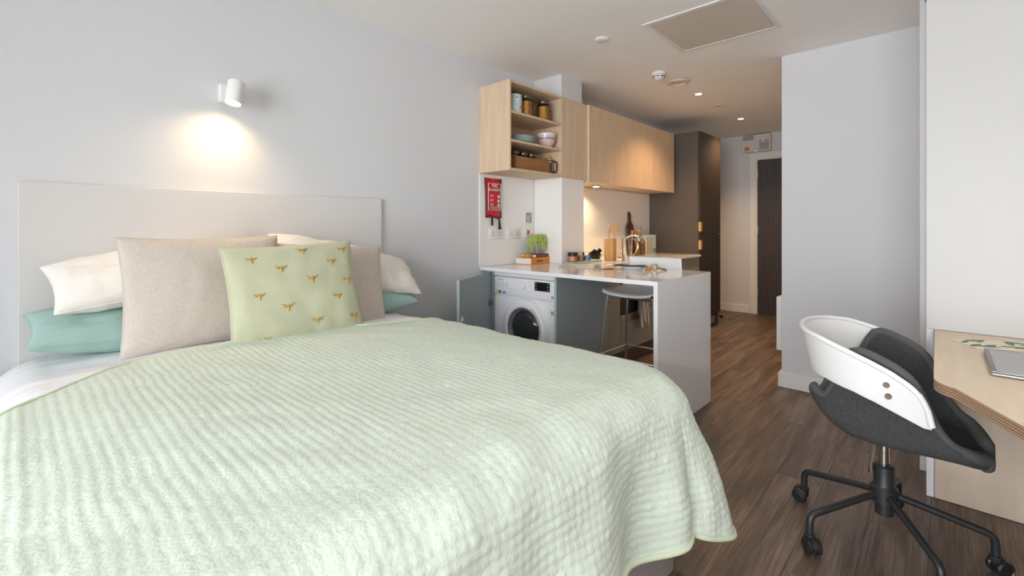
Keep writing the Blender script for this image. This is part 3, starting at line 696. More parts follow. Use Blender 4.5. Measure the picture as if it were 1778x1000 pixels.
t = faceplate('notice_plate', 2.918, 3.012, 1.213, 1.312, 'white plate with a printed grey notice above the red switch', 'notice')
part('printed_notice', MB().box(2.93, 3.005, 2.5765, 2.5785, 1.222, 1.306), 'print_grey', t)
nl = MB()
for k in range(6): nl.box(2.938, 2.99 - 0.008 * (k % 3), 2.5758, 2.5768, 1.232 + k * 0.009, 1.235 + k * 0.009)
part('printed_lines', nl, 'print_white', t)
# a shared helper for lathe vessels
def vessel(parent, name, prof, m, seg=28, label=None): return part(name, MB().lathe(prof, seg=seg, cap=False), m, parent, False, label=label)

# ------------------------------------------------------------------ things on the open shelves
t = thing('painted_tin', 'pale blue tin painted with leaves and an animal on top shelf', 'tin', (2.55, 2.36, SH1))
part('body', MB().lathe([(0.058, 0), (0.060, 0.004), (0.060, 0.140), (0.057, 0.144), (0, 0.144)], seg=36), 'tin', t, False)
def on_cyl(r, a, z): return (r * math.sin(a), -r * math.cos(a), z)
def decal(parent, name, pts, r, m):
    n = len(pts); v = [on_cyl(r, a, z) for a, z in pts] + [on_cyl(r - 0.004, a, z) for a, z in pts]
    f = [tuple(range(n))] + [(i, (i + 1) % n, n + (i + 1) % n, n + i) for i in range(n)]
    part(name, MB().add(v, f), m, parent, False)
rng = random.Random(3)
for k in range(26):
    a = rng.uniform(-1.3, 1.2); z = rng.uniform(0.06, 0.132) if k > 4 else rng.uniform(0.01, 0.03); s = rng.uniform(0.07, 0.16); q = rng.uniform(0, PI)
    pts = [(a + s * math.cos(j * PI / 4) * (1 if j % 4 else 1.4) * math.cos(q) - s * 0.5 * math.sin(j * PI / 4) * math.sin(q), z + 0.05 * (s * math.cos(j * PI / 4) * math.sin(q) + s * 0.5 * math.sin(j * PI / 4) * math.cos(q))) for j in range(8)]
    decal(t, 'painted_leaf', pts, 0.0608, ['tin_green', 'tin_green', 'print_green', 'print_red'][k % 4] if k % 9 else 'print_red')
decal(t, 'painted_animal', [(-0.10, 0.02), (-0.07, 0.02), (-0.05, 0.036), (0.25, 0.036), (0.27, 0.02), (0.31, 0.02), (0.36, 0.04), (0.52, 0.038), (0.54, 0.048), (0.45, 0.058), (0.3, 0.056), (-0.02, 0.054), (-0.2, 0.044), (-0.22, 0.04), (-0.08, 0.044)], 0.0612, 'tin_orange')
for x, lb, pm in ((2.685, 'glass jar of dry pasta beside the painted tin', 'pasta'), (2.90, 'glass jar of dry pasta at the right of top shelf', 'pasta2')):
    t = thing('pasta_jar', lb, 'jar', (x, 2.36, SH1), 0, 'pasta jars')
    vessel(t, 'glass', [(0, 0.001), (0.048, 0.001), (0.052, 0.006), (0.052, 0.128), (0.047, 0.138), (0.047, 0.146)], 'glass')
    part('pasta', MB().lathe([(0, 0.004), (0.0495, 0.005), (0.050, 0.118), (0.035, 0.124), (0, 0.122)], seg=28), pm, t, False)
    part('lid', MB().lathe([(0.050, 0.146), (0.051, 0.150), (0.051, 0.160), (0.046, 0.165), (0, 0.166)], seg=28), 'lid', t, False)
    part('clip', MB().tube([on_cyl(0.051, a * 0.2 - 1, 0.142) for a in range(32)], 0.0022, 6), 'steel', t, False)
    part('label_tag', MB().box(0.012, 0.032, -0.0535, -0.049, 0.085, 0.092), 'black', t, False)
for k in range(6):
    t = thing('plate', f'duck-egg blue dinner plate, {["bottom", "second", "third", "fourth", "fifth", "top"][k]} of the stack on the middle shelf', 'plate', (2.665, 2.405, SH2 + k * 0.0075), 0, 'stacked blue plates')
    part('dish', MB().lathe([(0, 0.001), (0.060, 0.0), (0.066, 0.003), (0.112, 0.019), (0.113, 0.022), (0.106, 0.021), (0.064, 0.0065), (0, 0.0055)], seg=36, cap=False), 'plate_blue', t, False)
for k in range(2):
    t = thing('bowl', ['pink glazed bowl with a blue band, lower of the nested pair', 'scalloped white-rimmed bowl nested in the pink bowl'][k], 'bowl', (2.935, 2.36, SH2 + 0.018 * k), 0, 'nested bowls')
    prof = [(0, 0.0), (0.032, 0.0), (0.034, 0.006), (0.058, 0.030), (0.072, 0.062), (0.0745, 0.086)]
    part('body', MB().lathe(prof + [(0.0715, 0.086), (0.069, 0.062), (0.055, 0.033), (0.03, 0.011), (0, 0.010)], seg=32, cap=False), 'bowl_pink', t, False)
    if k == 0:
        part('blue_band', MB().lathe([(0.0728, 0.066), (0.0750, 0.072), (0.0752, 0.078), (0.0738, 0.078)], seg=32, cap=False), 'bowl_blue', t, False)
    else:
        v = []; n = 64
        for i in range(n):
            a = 2 * PI * i / n; hh = 0.0945 + 0.005 * abs(math.sin(6 * a))
            for r, z in ((0.0745, 0.080), (0.0765, hh), (0.073, hh), (0.072, 0.080)): v.append((r * math.cos(a), r * math.sin(a), z))
        part('scalloped_rim', MB().add(v, [(i * 4 + j, ((i + 1) % n) * 4 + j, ((i + 1) % n) * 4 + (j + 1) % 4, i * 4 + (j + 1) % 4) for i in range(n) for j in range(4)]), 'bowl_rim', t, False)
ZS = 1.595 + T
t = thing('wooden_crate', 'old brown wooden crate of jars on the lowest open shelf', 'crate', (2.73, 2.415, ZS))
part('front_board', MB().box(2.535, 2.93, 2.325, 2.337, ZS, ZS + 0.105, 0.0015), 'crate', t)
part('back_board', MB().box(2.535, 2.93, 2.495, 2.507, ZS, ZS + 0.105, 0.0015), 'crate', t)
for x in (2.535, 2.918): part('end_board', MB().box(x, x + 0.012, 2.338, 2.494, ZS, ZS + 0.115, 0.0015), 'crate', t)
part('base_board', MB().box(2.548, 2.917, 2.338, 2.494, ZS + 0.001, ZS + 0.009), 'crate', t)
for x, lb in ((2.60, 'small dark-lidded jar at the left end of the crate'), (2.70, 'small dark-lidded jar in the middle of the crate'), (2.795, 'small dark-lidded jar in the crate next to the coffee press')):
    t = thing('spice_jar', lb, 'jar', (x, 2.40, ZS + 0.009), 0, 'jars in the crate')
    vessel(t, 'glass', [(0, 0.0), (0.034, 0.0), (0.036, 0.004), (0.036, 0.112), (0.033, 0.118)], 'glass', 20)
    part('contents', MB().lathe([(0, 0.003), (0.033, 0.003), (0.033, 0.095), (0, 0.097)], seg=20), 'wax_tan', t, False)
    part('lid', MB().lathe([(0.037, 0.118), (0.038, 0.120), (0.038, 0.138), (0.035, 0.142), (0, 0.142)], seg=24), 'lid', t, False)
t = thing('coffee_press', 'brass-topped coffee press with a black handle by the crate', 'coffee press', (2.985, 2.37, ZS))
vessel(t, 'glass', [(0, 0.003), (0.033, 0.003), (0.034, 0.006), (0.034, 0.118)], 'glass', 24)
part('brass_frame', MB().lathe([(0.0345, 0.0), (0.036, 0.0), (0.036, 0.012), (0.0345, 0.012)], seg=24, cap=False).lathe([(0.0345, 0.100), (0.036, 0.100), (0.036, 0.108), (0.0345, 0.108)], seg=24, cap=False)
     .box(-0.003, 0.003, -0.0365, -0.0345, 0.0, 0.105).box(0.0345, 0.0365, -0.003, 0.003, 0.0, 0.105).box(-0.0365, -0.0345, -0.003, 0.003, 0.0, 0.105), 'brass', t, False)
part('lid', MB().lathe([(0.038, 0.118), (0.038, 0.124), (0.033, 0.132), (0.018, 0.137), (0.006, 0.139), (0, 0.139)], seg=24), 'brass', t, False)
part('plunger_knob', MB().tube([(0, 0, 0.139), (0, 0, 0.152)], 0.003, 8).sphere((0, 0, 0.157), 0.008, 12, 8), 'brass', t, False)
part('handle', MB().tube([(0.0, -0.036, 0.104), (0.01, -0.058, 0.106), (0.013, -0.068, 0.094), (0.013, -0.068, 0.04), (0.01, -0.058, 0.022), (0.0, -0.036, 0.018)], 0.006, 8), 'black', t, False)

# ------------------------------------------------------------------ things on the worktop
t = thing('thick_book', 'thick orange-spined book lying at the bottom of the pile under the plant', 'book', (2.94, 2.47, ZT), math.radians(4.5))
part('cover', MB().box(-0.155, 0.155, -0.062, -0.058, 0.0, 0.056, 0.001).box(-0.155, 0.155, -0.058, 0.1, 0.0, 0.004).box(-0.155, 0.155, -0.058, 0.1, 0.052, 0.056), 'book_orange', t, False, label='orange cloth cover')
part('pages', MB().box(-0.150, 0.150, -0.0575, 0.097, 0.0042, 0.0518), 'paper', t, False)
part('spine_print', MB().box(-0.085, 0.0, -0.0632, -0.0618, 0.022, 0.034), 'book_brown', t, False)
t = thing('brown_book', 'thin brown leather book on the orange-spined book', 'book', (2.965, 2.478, ZT + 0.0562), math.radians(7))
part('cover', MB().box(-0.115, 0.115, -0.06, 0.08, 0.0, 0.003).box(-0.115, 0.115, -0.06, 0.08, 0.022, 0.025).box(-0.115, 0.115, -0.062, -0.059, 0.0, 0.025, 0.001), 'book_brown', t, False)
part('pages', MB().box(-0.112, 0.112, -0.0585, 0.077, 0.0032, 0.0218), 'paper', t, False)
t = thing('tealight_holder', 'small ribbed amber glass tealight holder on the books', 'tealight holder', (2.825, 2.46, ZT + 0.0562))
v = []; n = 40
for r0, z in ((0.0, 0.0), (0.030, 0.0), (0.033, 0.004), (0.034, 0.028), (0.031, 0.03), (0.028, 0.028), (0.026, 0.006), (0, 0.005)):
    for i in range(n): r = r0 + (0.0015 * (i % 2) if r0 > 0.0295 else 0); v.append((r * math.cos(2 * PI * i / n), r * math.sin(2 * PI * i / n), z))
part('glass', MB().add(v, [(j * n + i, j * n + (i + 1) % n, (j + 1) * n + (i + 1) % n, (j + 1) * n + i) for j in range(7) for i in range(n)]), 'wax_amber', t, False)
part('wax', MB().lathe([(0.0255, 0.0055), (0.0265, 0.016), (0, 0.017)], seg=20), 'wax_tan', t, False)
t = thing('potted_plant', 'lime green trailing plant in a grey pot on the books', 'plant', (2.975, 2.485, ZT + 0.0814))
part('pot', MB().lathe([(0, 0.001), (0.032, 0.001), (0.036, 0.006), (0.046, 0.085), (0.046, 0.09), (0.041, 0.09), (0.040, 0.080), (0, 0.078)], seg=28, cap=False), 'pot', t, False)
rng = random.Random(11); fb = MB()
for k in range(360):
    a = rng.uniform(0, 2 * PI); up = rng.uniform(0.03, 0.088); out = rng.uniform(0.03, 0.070); fall = rng.uniform(0.0, 0.125)
    front = math.cos(a + PI / 2)           # keep the pot showing on the side facing the bed
    if abs(((a - math.radians(221) + PI) % (2 * PI)) - PI) < 0.33: fall *= 0.3
    pts = []
    for q in range(6):
        u = q / 5; r = 0.004 + 0.03 * ((k * 7) % 11) / 11 * min(1, u * 4) + out * 0.8 * min(1, u * 1.6) + 0.004 * math.sin(7 * u + k); z = 0.082 + up * math.sin(min(1, u * 1.7) * PI * 0.62) - fall * max(0, u - 0.35) / 0.65
        pts.append((r * math.cos(a + 0.25 * math.sin(3 * u + k)), r * math.sin(a + 0.25 * math.sin(3 * u + k)), max(z, 0.002)))
    fb.tube(pts, [0.0014, 0.0018, 0.0021, 0.0021, 0.0018, 0.0008], 4)
fo = part('foliage', fb, 'foliage', t, False); fo['kind'] = 'stuff'
t = thing('open_magazine', 'open magazine lying flat on the worktop beside the books', 'magazine', (2.95, 2.06, ZT + 0.0003), math.radians(30))
def page_fn(s): return lambda u, v: (s * 0.19 * u, -0.13 + 0.26 * v, 0.001 + 0.010 * math.sin(PI * min(1, u * 1.15)) ** 0.7 * (1 if u < 0.86 else 0.6))
for s in (1, -1):
    part('page_block', MB().grid(page_fn(s), 14, 4).box(min(0, s * 0.19), max(0, s * 0.19), -0.13, 0.13, 0.0, 0.001), 'page', t, False, smooth=1.0)
for x, y, r, hh, m_, lb in ((3.13, 2.235, 0.040, 0.074, 'wax_pink', 'coral candle in a glass jar with a dark upper band'), (3.245, 2.24, 0.032, 0.07, 'wax_tan', 'tan candle in a glass jar between coral and blue candles'), (3.335, 2.238, 0.033, 0.068, 'wax_blue', 'blue candle in a glass jar beside the black bag')):
    t = thing('jar_candle', lb, 'candle', (x, y, ZT + 0.0180), 0, 'jar candles on the sage tray')
    vessel(t, 'glass', [(0, 0.0), (r, 0.0), (r + 0.002, 0.004), (r + 0.002, hh), (r, hh + 0.002)], 'glass', 24)
    part('wax', MB().lathe([(0, 0.002), (r - 0.0005, 0.003), (r - 0.0005, hh * 0.62), (0, hh * 0.6)], seg=24), m_, t, False)
    part('wick', MB().tube([(0, 0, hh * 0.6), (0.001, 0, hh * 0.75)], 0.0012, 6), 'black', t, False)
    if m_ == 'wax_pink': part('dark_band', MB().lathe([(r + 0.0024, hh * 0.62), (r + 0.003, hh * 0.65), (r + 0.003, hh), (r + 0.0024, hh)], seg=24, cap=False), 'black', t, False)
t = thing('serving_tray', 'long sage green tray under the jar candles', 'tray', (3.275, 2.232, ZT), math.radians(1))
part('base', MB().box(-0.225, 0.225, -0.05, 0.05, 0.0, 0.0175, 0.002), 'sage_tray', t, False)
part('raised_rim', MB().box(-0.225, 0.225, -0.05, -0.046, 0.0175, 0.021, 0.001).box(-0.225, 0.225, 0.046, 0.05, 0.0175, 0.021, 0.001).box(-0.225, -0.221, -0.046, 0.046, 0.0175, 0.021, 0.001).box(0.221, 0.225, -0.046, 0.046, 0.0175, 0.021, 0.001), 'sage_tray', t, False)
t = thing('black_bag', 'crumpled glossy black bag beside the wooden utensil block', 'bag', (3.595, 2.325, ZT))
def bag_fn(u, v):
    a = 2 * PI * u; b = PI * v; n = Vector((math.sin(b) * math.cos(a), math.sin(b) * math.sin(a), math.cos(b)))
    r = 1 + 0.28 * noise.noise(n * 2.1 + Vector((4, 1, 2))) + 0.1 * noise.noise(n * 5)
    z = 0.042 + 0.042 * n.z * r
    return (0.075 * n.x * r, 0.045 * n.y * r, max(0.0, z))
part('body', MB().grid(bag_fn, 33, 17), 'black_gloss', t, False, smooth=1.2)
part('knot', MB().tube([(-0.05, 0, 0.07), (-0.015, -0.01, 0.085), (0.02, -0.01, 0.075), (0.06, -0.02, 0.09)], [0.012, 0.02, 0.012, 0.022], 8), 'black_gloss', t, False)
t = thing('utensil_block', 'wooden block holding wooden spoons against the splashback', 'utensil holder', (3.685, 2.215, ZT), math.radians(12))
hb = MB(); hw = 0.043
hb.box(-hw, hw, -hw, -hw + 0.008, 0, 0.2, 0.001).box(-hw, hw, hw - 0.008, hw, 0, 0.2, 0.001).box(-hw, -hw + 0.008, -hw + 0.008, hw - 0.008, 0, 0.2, 0.001).box(hw - 0.008, hw, -hw + 0.008, hw - 0.008, 0, 0.2, 0.001).box(-hw + 0.008, hw - 0.008, -hw + 0.008, hw - 0.008, 0, 0.01)
part('box', hb, 'spoon', t, False)
def spoon(name, label, loc, rz, tilt, L, kind, m_='spoon'):
    t = thing(name, label, 'utensil', loc, rz, 'wooden utensils')
    R_ = Matrix.Rotation(tilt, 4, 'Y')
    part('handle', MB().tube([(0, 0, 0), (0, 0, L * 0.72)], [0.0065, 0.005], 8).xf(R_), m_, t, False)
    if kind == 'spoon': hd = MB().sphere((0, 0, L * 0.72 + 0.042), 0.05, 14, 10, (0.5, 0.16, 0.95))
    elif kind == 'slat': hd = MB().prism([(-0.012, L * 0.7), (0.012, L * 0.7), (0.024, L * 0.8), (0.024, L), (-0.024, L), (-0.024, L * 0.8)], -0.003, 0.003, 'Y')
    else: hd = MB().lathe([(0, 0), (0.03, 0.003), (0.034, 0.02), (0.03, 0.03), (0.012, 0.036), (0, 0.037)], (0, 0, L * 0.72), 18)
    part('head', hd.xf(R_), m_, t, False)
spoon('wooden_spoon', 'broad wooden spoon standing in the wooden block', (3.672, 2.225, ZT + 0.011), 0.9, -0.03, 0.31, 'spoon')
spoon('wooden_spatula', 'slim wooden spatula leaning right in the wooden block', (3.688, 2.205, ZT + 0.011), -1.3, 0.13, 0.325, 'slat')
t = thing('steel_jug', 'tall polished steel jug beside the wooden utensil block', 'jug', (3.745, 2.09, ZT))
part('body', MB().lathe([(0, 0.0), (0.038, 0.0), (0.040, 0.004), (0.040, 0.196), (0.042, 0.2), (0.038, 0.2), (0.037, 0.01), (0, 0.008)], seg=32, cap=False), 'chrome', t, False)
part('handle', MB().tube([(0.03, -0.027, 0.19), (0.055, -0.05, 0.195), (0.075, -0.07, 0.18), (0.08, -0.075, 0.12), (0.06, -0.055, 0.06), (0.03, -0.027, 0.045)], 0.005, 8), 'chrome', t, False)
t = thing('chopping_board', 'dark walnut chopping board with a handle leaning on the splashback', 'chopping board', (4.68, 2.535, ZT), 0)
bp_ = [(-0.062, 0.002), (0.062, 0.002), (0.064, 0.02), (0.064, 0.31), (0.05, 0.335), (0.024, 0.36), (0.018, 0.385), (0.018, 0.455), (0.010, 0.475), (-0.010, 0.475), (-0.018, 0.455), (-0.018, 0.385), (-0.024, 0.36), (-0.05, 0.335), (-0.064, 0.31), (-0.064, 0.02)]
part('board', MB().prism(bp_, -0.009, 0.009, 'Y').xf(Matrix.Translation((0, 0.0, 0.002)) @ Matrix.Rotation(-0.085, 4, 'X')), 'walnut', t, False)
part('hanging_cord', MB().tube([(0.0, 0.025, 0.455), (0.02, 0.024, 0.44), (0.022, 0.024, 0.41)], 0.002, 6), 'black', t, False)
for x, y, r, hh, m_, lb in ((4.60, 2.42, 0.026, 0.175, 'oil', 'golden oil bottle in front of the walnut chopping board'), (4.71, 2.43, 0.029, 0.185, 'oil2', 'olive oil bottle right of the golden oil bottle')):
    t = thing('oil_bottle', lb, 'bottle', (x, y, ZT), 0, 'oil bottles by the sink')
    vessel(t, 'glass', [(0, 0), (r, 0), (r + 0.001, 0.004), (r + 0.001, hh * 0.72), (r * 0.8, hh * 0.82), (0.011, hh * 0.9), (0.011, hh)], 'glass', 20)
    part('oil', MB().lathe([(0, 0.002), (r - 0.0008, 0.003), (r - 0.0008, hh * 0.68), (0, hh * 0.68)], seg=20), m_, t, False)
    part('cap', MB().lathe([(0.013, hh - 0.006), (0.013, hh + 0.016), (0, hh + 0.017)], seg=14), 'brass', t, False)
t = thing('soap_bottle', 'slim pink bottle with a white neck beside the cartons', 'bottle', (4.815, 2.45, ZT))
part('body', MB().lathe([(0, 0), (0.026, 0), (0.028, 0.005), (0.028, 0.15), (0.02, 0.168), (0.012, 0.172), (0, 0.172)], seg=22), 'pink_soap', t, False)
part('neck', MB().lathe([(0.012, 0.172), (0.012, 0.196), (0.02, 0.198), (0.02, 0.206), (0, 0.207)], seg=18), 'white_plastic', t, False)
spoon('dish_brush', 'round wooden dish brush standing by the sink', (4.77, 2.51, ZT), 0.4, 0.0, 0.34, 'brush')
spoon('wooden_turner', 'pale wooden turner standing behind the tap', (4.545, 2.47, ZT), 0.2, 0.12, 0.27, 'slat', 'birch')
for x0_, x1_, hh, lb, two in ((4.90, 4.955, 0.205, 'pale blue carton with a golden front beside the pink bottle', True), (4.965, 5.05, 0.215, 'taller pale blue carton nearest the dark tall unit', False)):
    t = thing('carton', lb, 'carton', ((x0_ + x1_) / 2, 2.48, ZT), 0, 'cartons by the tall unit')
    part('box', MB().box(x0_, x1_, 2.43, 2.56, ZT, ZT + hh, 0.002), 'carton_blue', t)
    part('front_label', MB().box(x0_ + 0.006, x1_ - 0.006, 2.4285, 2.4305, ZT + 0.012, ZT + hh * (0.9 if two else 0.3)), 'carton_gold' if two else 'print_blue', t)
t = thing('glass_bottle', 'clear glass bottle standing behind the cartons', 'bottle', (4.99, 2.572, ZT))
t.location = (4.86, 2.552, ZT)
vessel(t, 'glass', [(0, 0), (0.03, 0), (0.032, 0.005), (0.032, 0.2), (0.028, 0.225), (0.026, 0.24), (0.026, 0.305), (0.029, 0.31)], 'glass', 24)

# place setting
t = thing('dinner_plate', 'white shallow bowl plate set on the worktop by the stool', 'plate', (2.985, 1.61, ZT))
part('dish', MB().lathe([(0, 0.001), (0.055, 0.0), (0.06, 0.003), (0.082, 0.020), (0.108, 0.024), (0.108, 0.027), (0.08, 0.0235), (0.058, 0.0075), (0, 0.006)], seg=40, cap=False), 'white_plastic', t, False)
def nap_fn(u, v):
    c = (u - 0.5); return (-0.06 + 0.12 * v + 0.01 * math.sin(u * 5), 0.115 * c * 1.9, 0.029 + 0.006 * math.sin(v * PI) + 0.002 * math.sin(u * 9))
np_ = part('napkin_fold', MB().grid(nap_fn, 18, 8).grid(lambda u, v: (nap_fn(u, v)[0], nap_fn(u, v)[1], nap_fn(u, v)[2] - 0.004), 18, 8), 'napkin', thing('napkin', 'folded slate blue napkin lying across the white plate', 'napkin', (2.975, 1.62, ZT), 0.1), False)
t = thing('dinner_knife', 'slim dark knife left of the white plate', 'knife', (2.92, 1.735, ZT), math.radians(-33))
part('handle', MB().tube([(-0.085, 0, 0.004), (0.0, 0, 0.004)], [0.003, 0.0045], 8), 'lid', t, False)
part('blade', MB().prism([(0, -0.006), (0.09, -0.007), (0.105, 0.002), (0.09, 0.006), (0, 0.005)], 0.003, 0.0045), 'steel', t, False)
t = thing('napkin_ring', 'brass and wood napkin ring with a leather loop beside the plate', 'napkin ring', (3.04, 1.475, ZT))
part('ring', MB().lathe([(0.019, -0.014), (0.023, -0.014), (0.023, 0.014), (0.019, 0.014), (0.019, -0.014)], (0, 0, 0.0235), 22, 'X', cap=False), 'brass', t, False)
part('wooden_bead', MB().box(-0.04, -0.005, 0.02, 0.055, 0.0, 0.02, 0.005, 2), 'spoon', t, False)
part('loop', MB().tube([(0.0, -0.02, 0.02), (0.03, -0.035, 0.015), (0.05, -0.055, 0.007), (0.03, -0.075, 0.004), (0.01, -0.055, 0.006), (0.005, -0.03, 0.012)], 0.0035, 6, True), 'lid', t, False)

# ================================================================== BED
def ztop(x, y): return 0.660 + 0.046 * max(0.0, 1 - abs((x - 0.78) / 0.86) ** 3.5)
YF = 0.60                                   # foot of the bed
t = thing('bed', 'double bed with a grey-pink divan base', 'bed', (0.78, 1.57, 0))
part('divan_base', MB().box(0.04, 1.49, YF + 0.05, 2.565, 0.04, 0.36, 0.015, 2), 'bedbase', t)
part('mattress', MB().box(0.03, 1.50, YF + 0.07, 2.565, 0.362, 0.60, 0.05, 3), 'linen_white', t)
for x in (0.12, 1.42):
    for y in (YF + 0.12, 2.45): part('bed_foot', MB().lathe([(0.025, 0), (0.03, 0.04)], (x, y, 0), 12), 'black', t)
t = thing('headboard', 'wide pale grey headboard panel fixed to the wall behind pillows', 'headboard', (0.78, 2.585, 0.0))
part('panel', MB().box(0.0, 1.556, 2.571, YW - 0.001, 0.03, 1.357, 0.002), 'headboard', t)


def fold(d, r, flare):
    q = r * PI / 2
    if d <= 0: return 0.0, 0.0
    if d < q: return r * math.sin(d / r), r * (1 - math.cos(d / r))
    return r + flare * (d - q), r + (d - q)


RC = 0.10                                   # plan radius of the bed corner


def cloth_point(p, q, lift, r, xl, xr, yf, flare, fold_amp=0.0):
    """p along the bed width, q along its length; cloth past the edges folds over and hangs.
    Returns point, normal, distance past the edge, and (row, along) stitch coordinates."""
    cx = xr - RC; cy_ = yf + RC
    if p > cx and q < cy_:                    # rounded foot corner
        ex, ey = p - cx, cy_ - q; D = math.hypot(ex, ey); ph = math.atan2(ey, ex)
        nx, ny = ex / D, -ey / D; d = D - RC; bx, by = (cx + nx * RC, cy_ + ny * RC) if d > 0 else (p, q)
        corner = math.sin(2 * ph); row, along = D, ph * 0.30
    elif q < yf:
        nx, ny = 0, -1; d = yf - q; bx, by = p, yf; corner = 0; row, along = cy_ - q, p; ph = PI / 2
    elif p > xr:
        nx, ny = 1, 0; d = p - xr; bx, by = xr, q; corner = 0; row, along = p - cx, q; ph = 0
    elif p < xl:
        r *= 1.35; nx, ny = -1, 0; d = xl - p; bx, by = xl, q; corner = 0; row, along = p - cx, q; ph = 0
    else:
        return Vector((p, q, ztop(p, q) + lift)), Vector((0, 0, 1)), 0.0, (p - cx, q, 0)
    z = ztop(bx, by) + lift
    if d <= 0: return Vector((p, q, z)), Vector((0, 0, 1)), 0.0, (row, along, corner)
    o, dz = fold(d, r, flare + 0.24 * corner ** 1.5)
    hang = max(0.0, min(1.0, (d - r) / 0.30))
    if fold_amp:
        if ph >= PI / 2: o += fold_amp * hang * (0.9 * math.cos((bx - cx) * 2 * PI / 0.42 + PI * 0.35) * math.exp(-((bx - cx) / 0.6) ** 2) + 0.2 * math.sin(bx * 9.0))
        elif ph > 0: o += fold_amp * hang * (0.9 * math.cos(PI * 0.35) + 0.6 * corner)
        else: o += fold_amp * hang * 0.5 * math.cos((by - cy_) * 2 * PI / 0.5)
    a = min(d / r, PI / 2)
    n = Vector((nx * math.sin(a), ny * math.sin(a), math.cos(a)))
    return Vector((bx + nx * o, by + ny * o, z - dz)), n, d, (row, along, corner)


def cloth_mesh(name, ps, qs, fn, m, thick=0.0):
    nu, nv = len(ps), len(qs)
    V = np.array([fn(p, q) for p in ps for q in qs], dtype=np.float32)
    I = np.arange(nu * nv).reshape(nu, nv)
    F = np.stack([I[:-1, :-1], I[1:, :-1], I[1:, 1:], I[:-1, 1:]], -1).reshape(-1, 4)
    me = bpy.data.meshes.new(name)
    me.vertices.add(len(V)); me.vertices.foreach_set('co', V.ravel())
    me.loops.add(F.size); me.loops.foreach_set('vertex_index', F.ravel().astype(np.int32))
    me.polygons.add(len(F)); me.polygons.foreach_set('loop_start', np.arange(0, F.size, 4, dtype=np.int32))
    me.update(calc_edges=True); me.validate()
    me.materials.append(M[m]); me.shade_smooth()
    return me, V.reshape(nu, nv, 3)


# duvet
def duvet_pt(p, q):
    P, n, d, c = cloth_point(p, q, 0.0, 0.12, 0.075, 1.465, YF + 0.11, 0.03, 0.0)
    w = 0.006 * noise.noise(Vector((p * 3.0, q * 9.0, 1.3))) + 0.008 * noise.noise(Vector((p * 1.5 + 3, q * 14.0 + p * 6, 7.1)))
    e = max(0, q - 2.40); P.z -= 0.3 * e * e
    k_ = 0.45 if q < 2.0 else 1.0
    return P + n * (w * k_ - (0.006 if q < 2.05 else 0))
ps = np.arange(-0.34, 1.74, 0.012); qs = np.arange(1.55, 2.566, 0.012)
me, _ = cloth_mesh('duvet', ps, qs, duvet_pt, 'linen_white')
o = bpy.data.objects.new('duvet', me); COL.objects.link(o)
o['label'] = 'crumpled white cotton duvet showing between the pillows and the quilt'; o['category'] = 'duvet'
m = o.modifiers.new('thickness', 'SOLIDIFY'); m.thickness = 0.02; m.offset = -1

# stitched quilt: every stitch cell is raised in the mesh
CA = 0.0225
QX, QY = 1.485, YF + 0.115
def sstep(a, b, x):
    x = max(0.0, min(1.0, (x - a) / (b - a))); return x * x * (3 - 2 * x)
def quilt_pt(p, q):
    q += float(np.interp(p, [-0.1, -0.05, 0.0, 0.1, 0.25, 0.6, 1.15, 1.6], [-0.28, -0.245, -0.21, -0.13, -0.02, 0.02, -0.06, -0.075])) * max(0.0, min(1.0, (q - 1.3) / 0.7))
    P, n, d, (row, along, corner) = cloth_point(p, q, 0.016, 0.125, 0.02, QX, QY, 0.05, 0.05)
    wob = 0.007 * noise.noise(Vector((p * 7, q * 7, 0.2))); wob2 = 0.007 * noise.noise(Vector((p * 7, q * 7, 5.2)))
    cx, cy_ = QX - RC, QY + RC
    if p > cx and q < cy_:                    # corner: rows follow the hem
        a, b, ga, gb = row + wob, along + wob2, 0.8, 0.45
    else:                                     # seams run head to foot on top and along the hem on the drop
        f_ = sstep(QY + 0.30, QY - 0.08, q) if p <= cx else 0.0
        a, b = p - cx + wob, cy_ - q + wob2
        ga, gb = 0.8 - 0.45 * f_, 0.45 + 0.35 * f_
    a /= CA; b /= CA
    fa = abs(math.sin(PI * a)); fb = abs(math.sin(PI * b))
    cell = noise.noise(Vector((math.floor(a) * 1.7, math.floor(b) * 1.3, 2.0)))
    big = 0.010 * noise.noise(Vector((p * 2.2, q * 2.2, 9.0))) + 0.006 * noise.noise(Vector((p * 9, q * 9, 3.0)))
    slope = min(1, d / 0.12)
    hh = (0.0029 + 0.0013 * cell) * (1 - ga + ga * fa ** 0.4) * (1 - gb + gb * fb ** 0.4)
    return P + n * (hh * (1.0 + 0.6 * slope) + big * (0.6 + 0.8 * slope))
pd_ = 0.0046
LF, LR = 0.525, 0.64                        # drop of the quilt at the foot and at the side
def drop_limit(p, q):
    ex, ey = p - (QX - RC), (QY + RC) - q
    if ex > 0 and ey > 0:
        ph = math.atan2(ey, ex) / (PI / 2); return RC + LR + (LF - LR) * ph + 0.03 * math.sin(PI * ph) - math.hypot(ex, ey)
    return min(QX + LR - p, q - (QY - LF))
ps = np.arange(-0.25, QX + LR + 0.006, pd_); qs = np.arange(QY - LF - 0.006, 2.045, pd_)
me, QV = cloth_mesh('quilt', ps, qs, quilt_pt, 'quilt')
bm = bmesh.new(); bm.from_mesh(me); bm.verts.ensure_lookup_table()
nq = len(qs)
cut = [v for v in bm.verts if drop_limit(ps[v.index // nq], qs[v.index % nq]) < -0.0005]
bmesh.ops.delete(bm, geom=cut, context='VERTS'); bm.to_mesh(me); bm.free()
qo = bpy.data.objects.new('quilt', me); COL.objects.link(qo)
qo['label'] = 'pale mint green stitched quilt spread over the bed'; qo['category'] = 'quilt'
m = qo.modifiers.new('thickness', 'SOLIDIFY'); m.thickness = 0.009; m.offset = -1
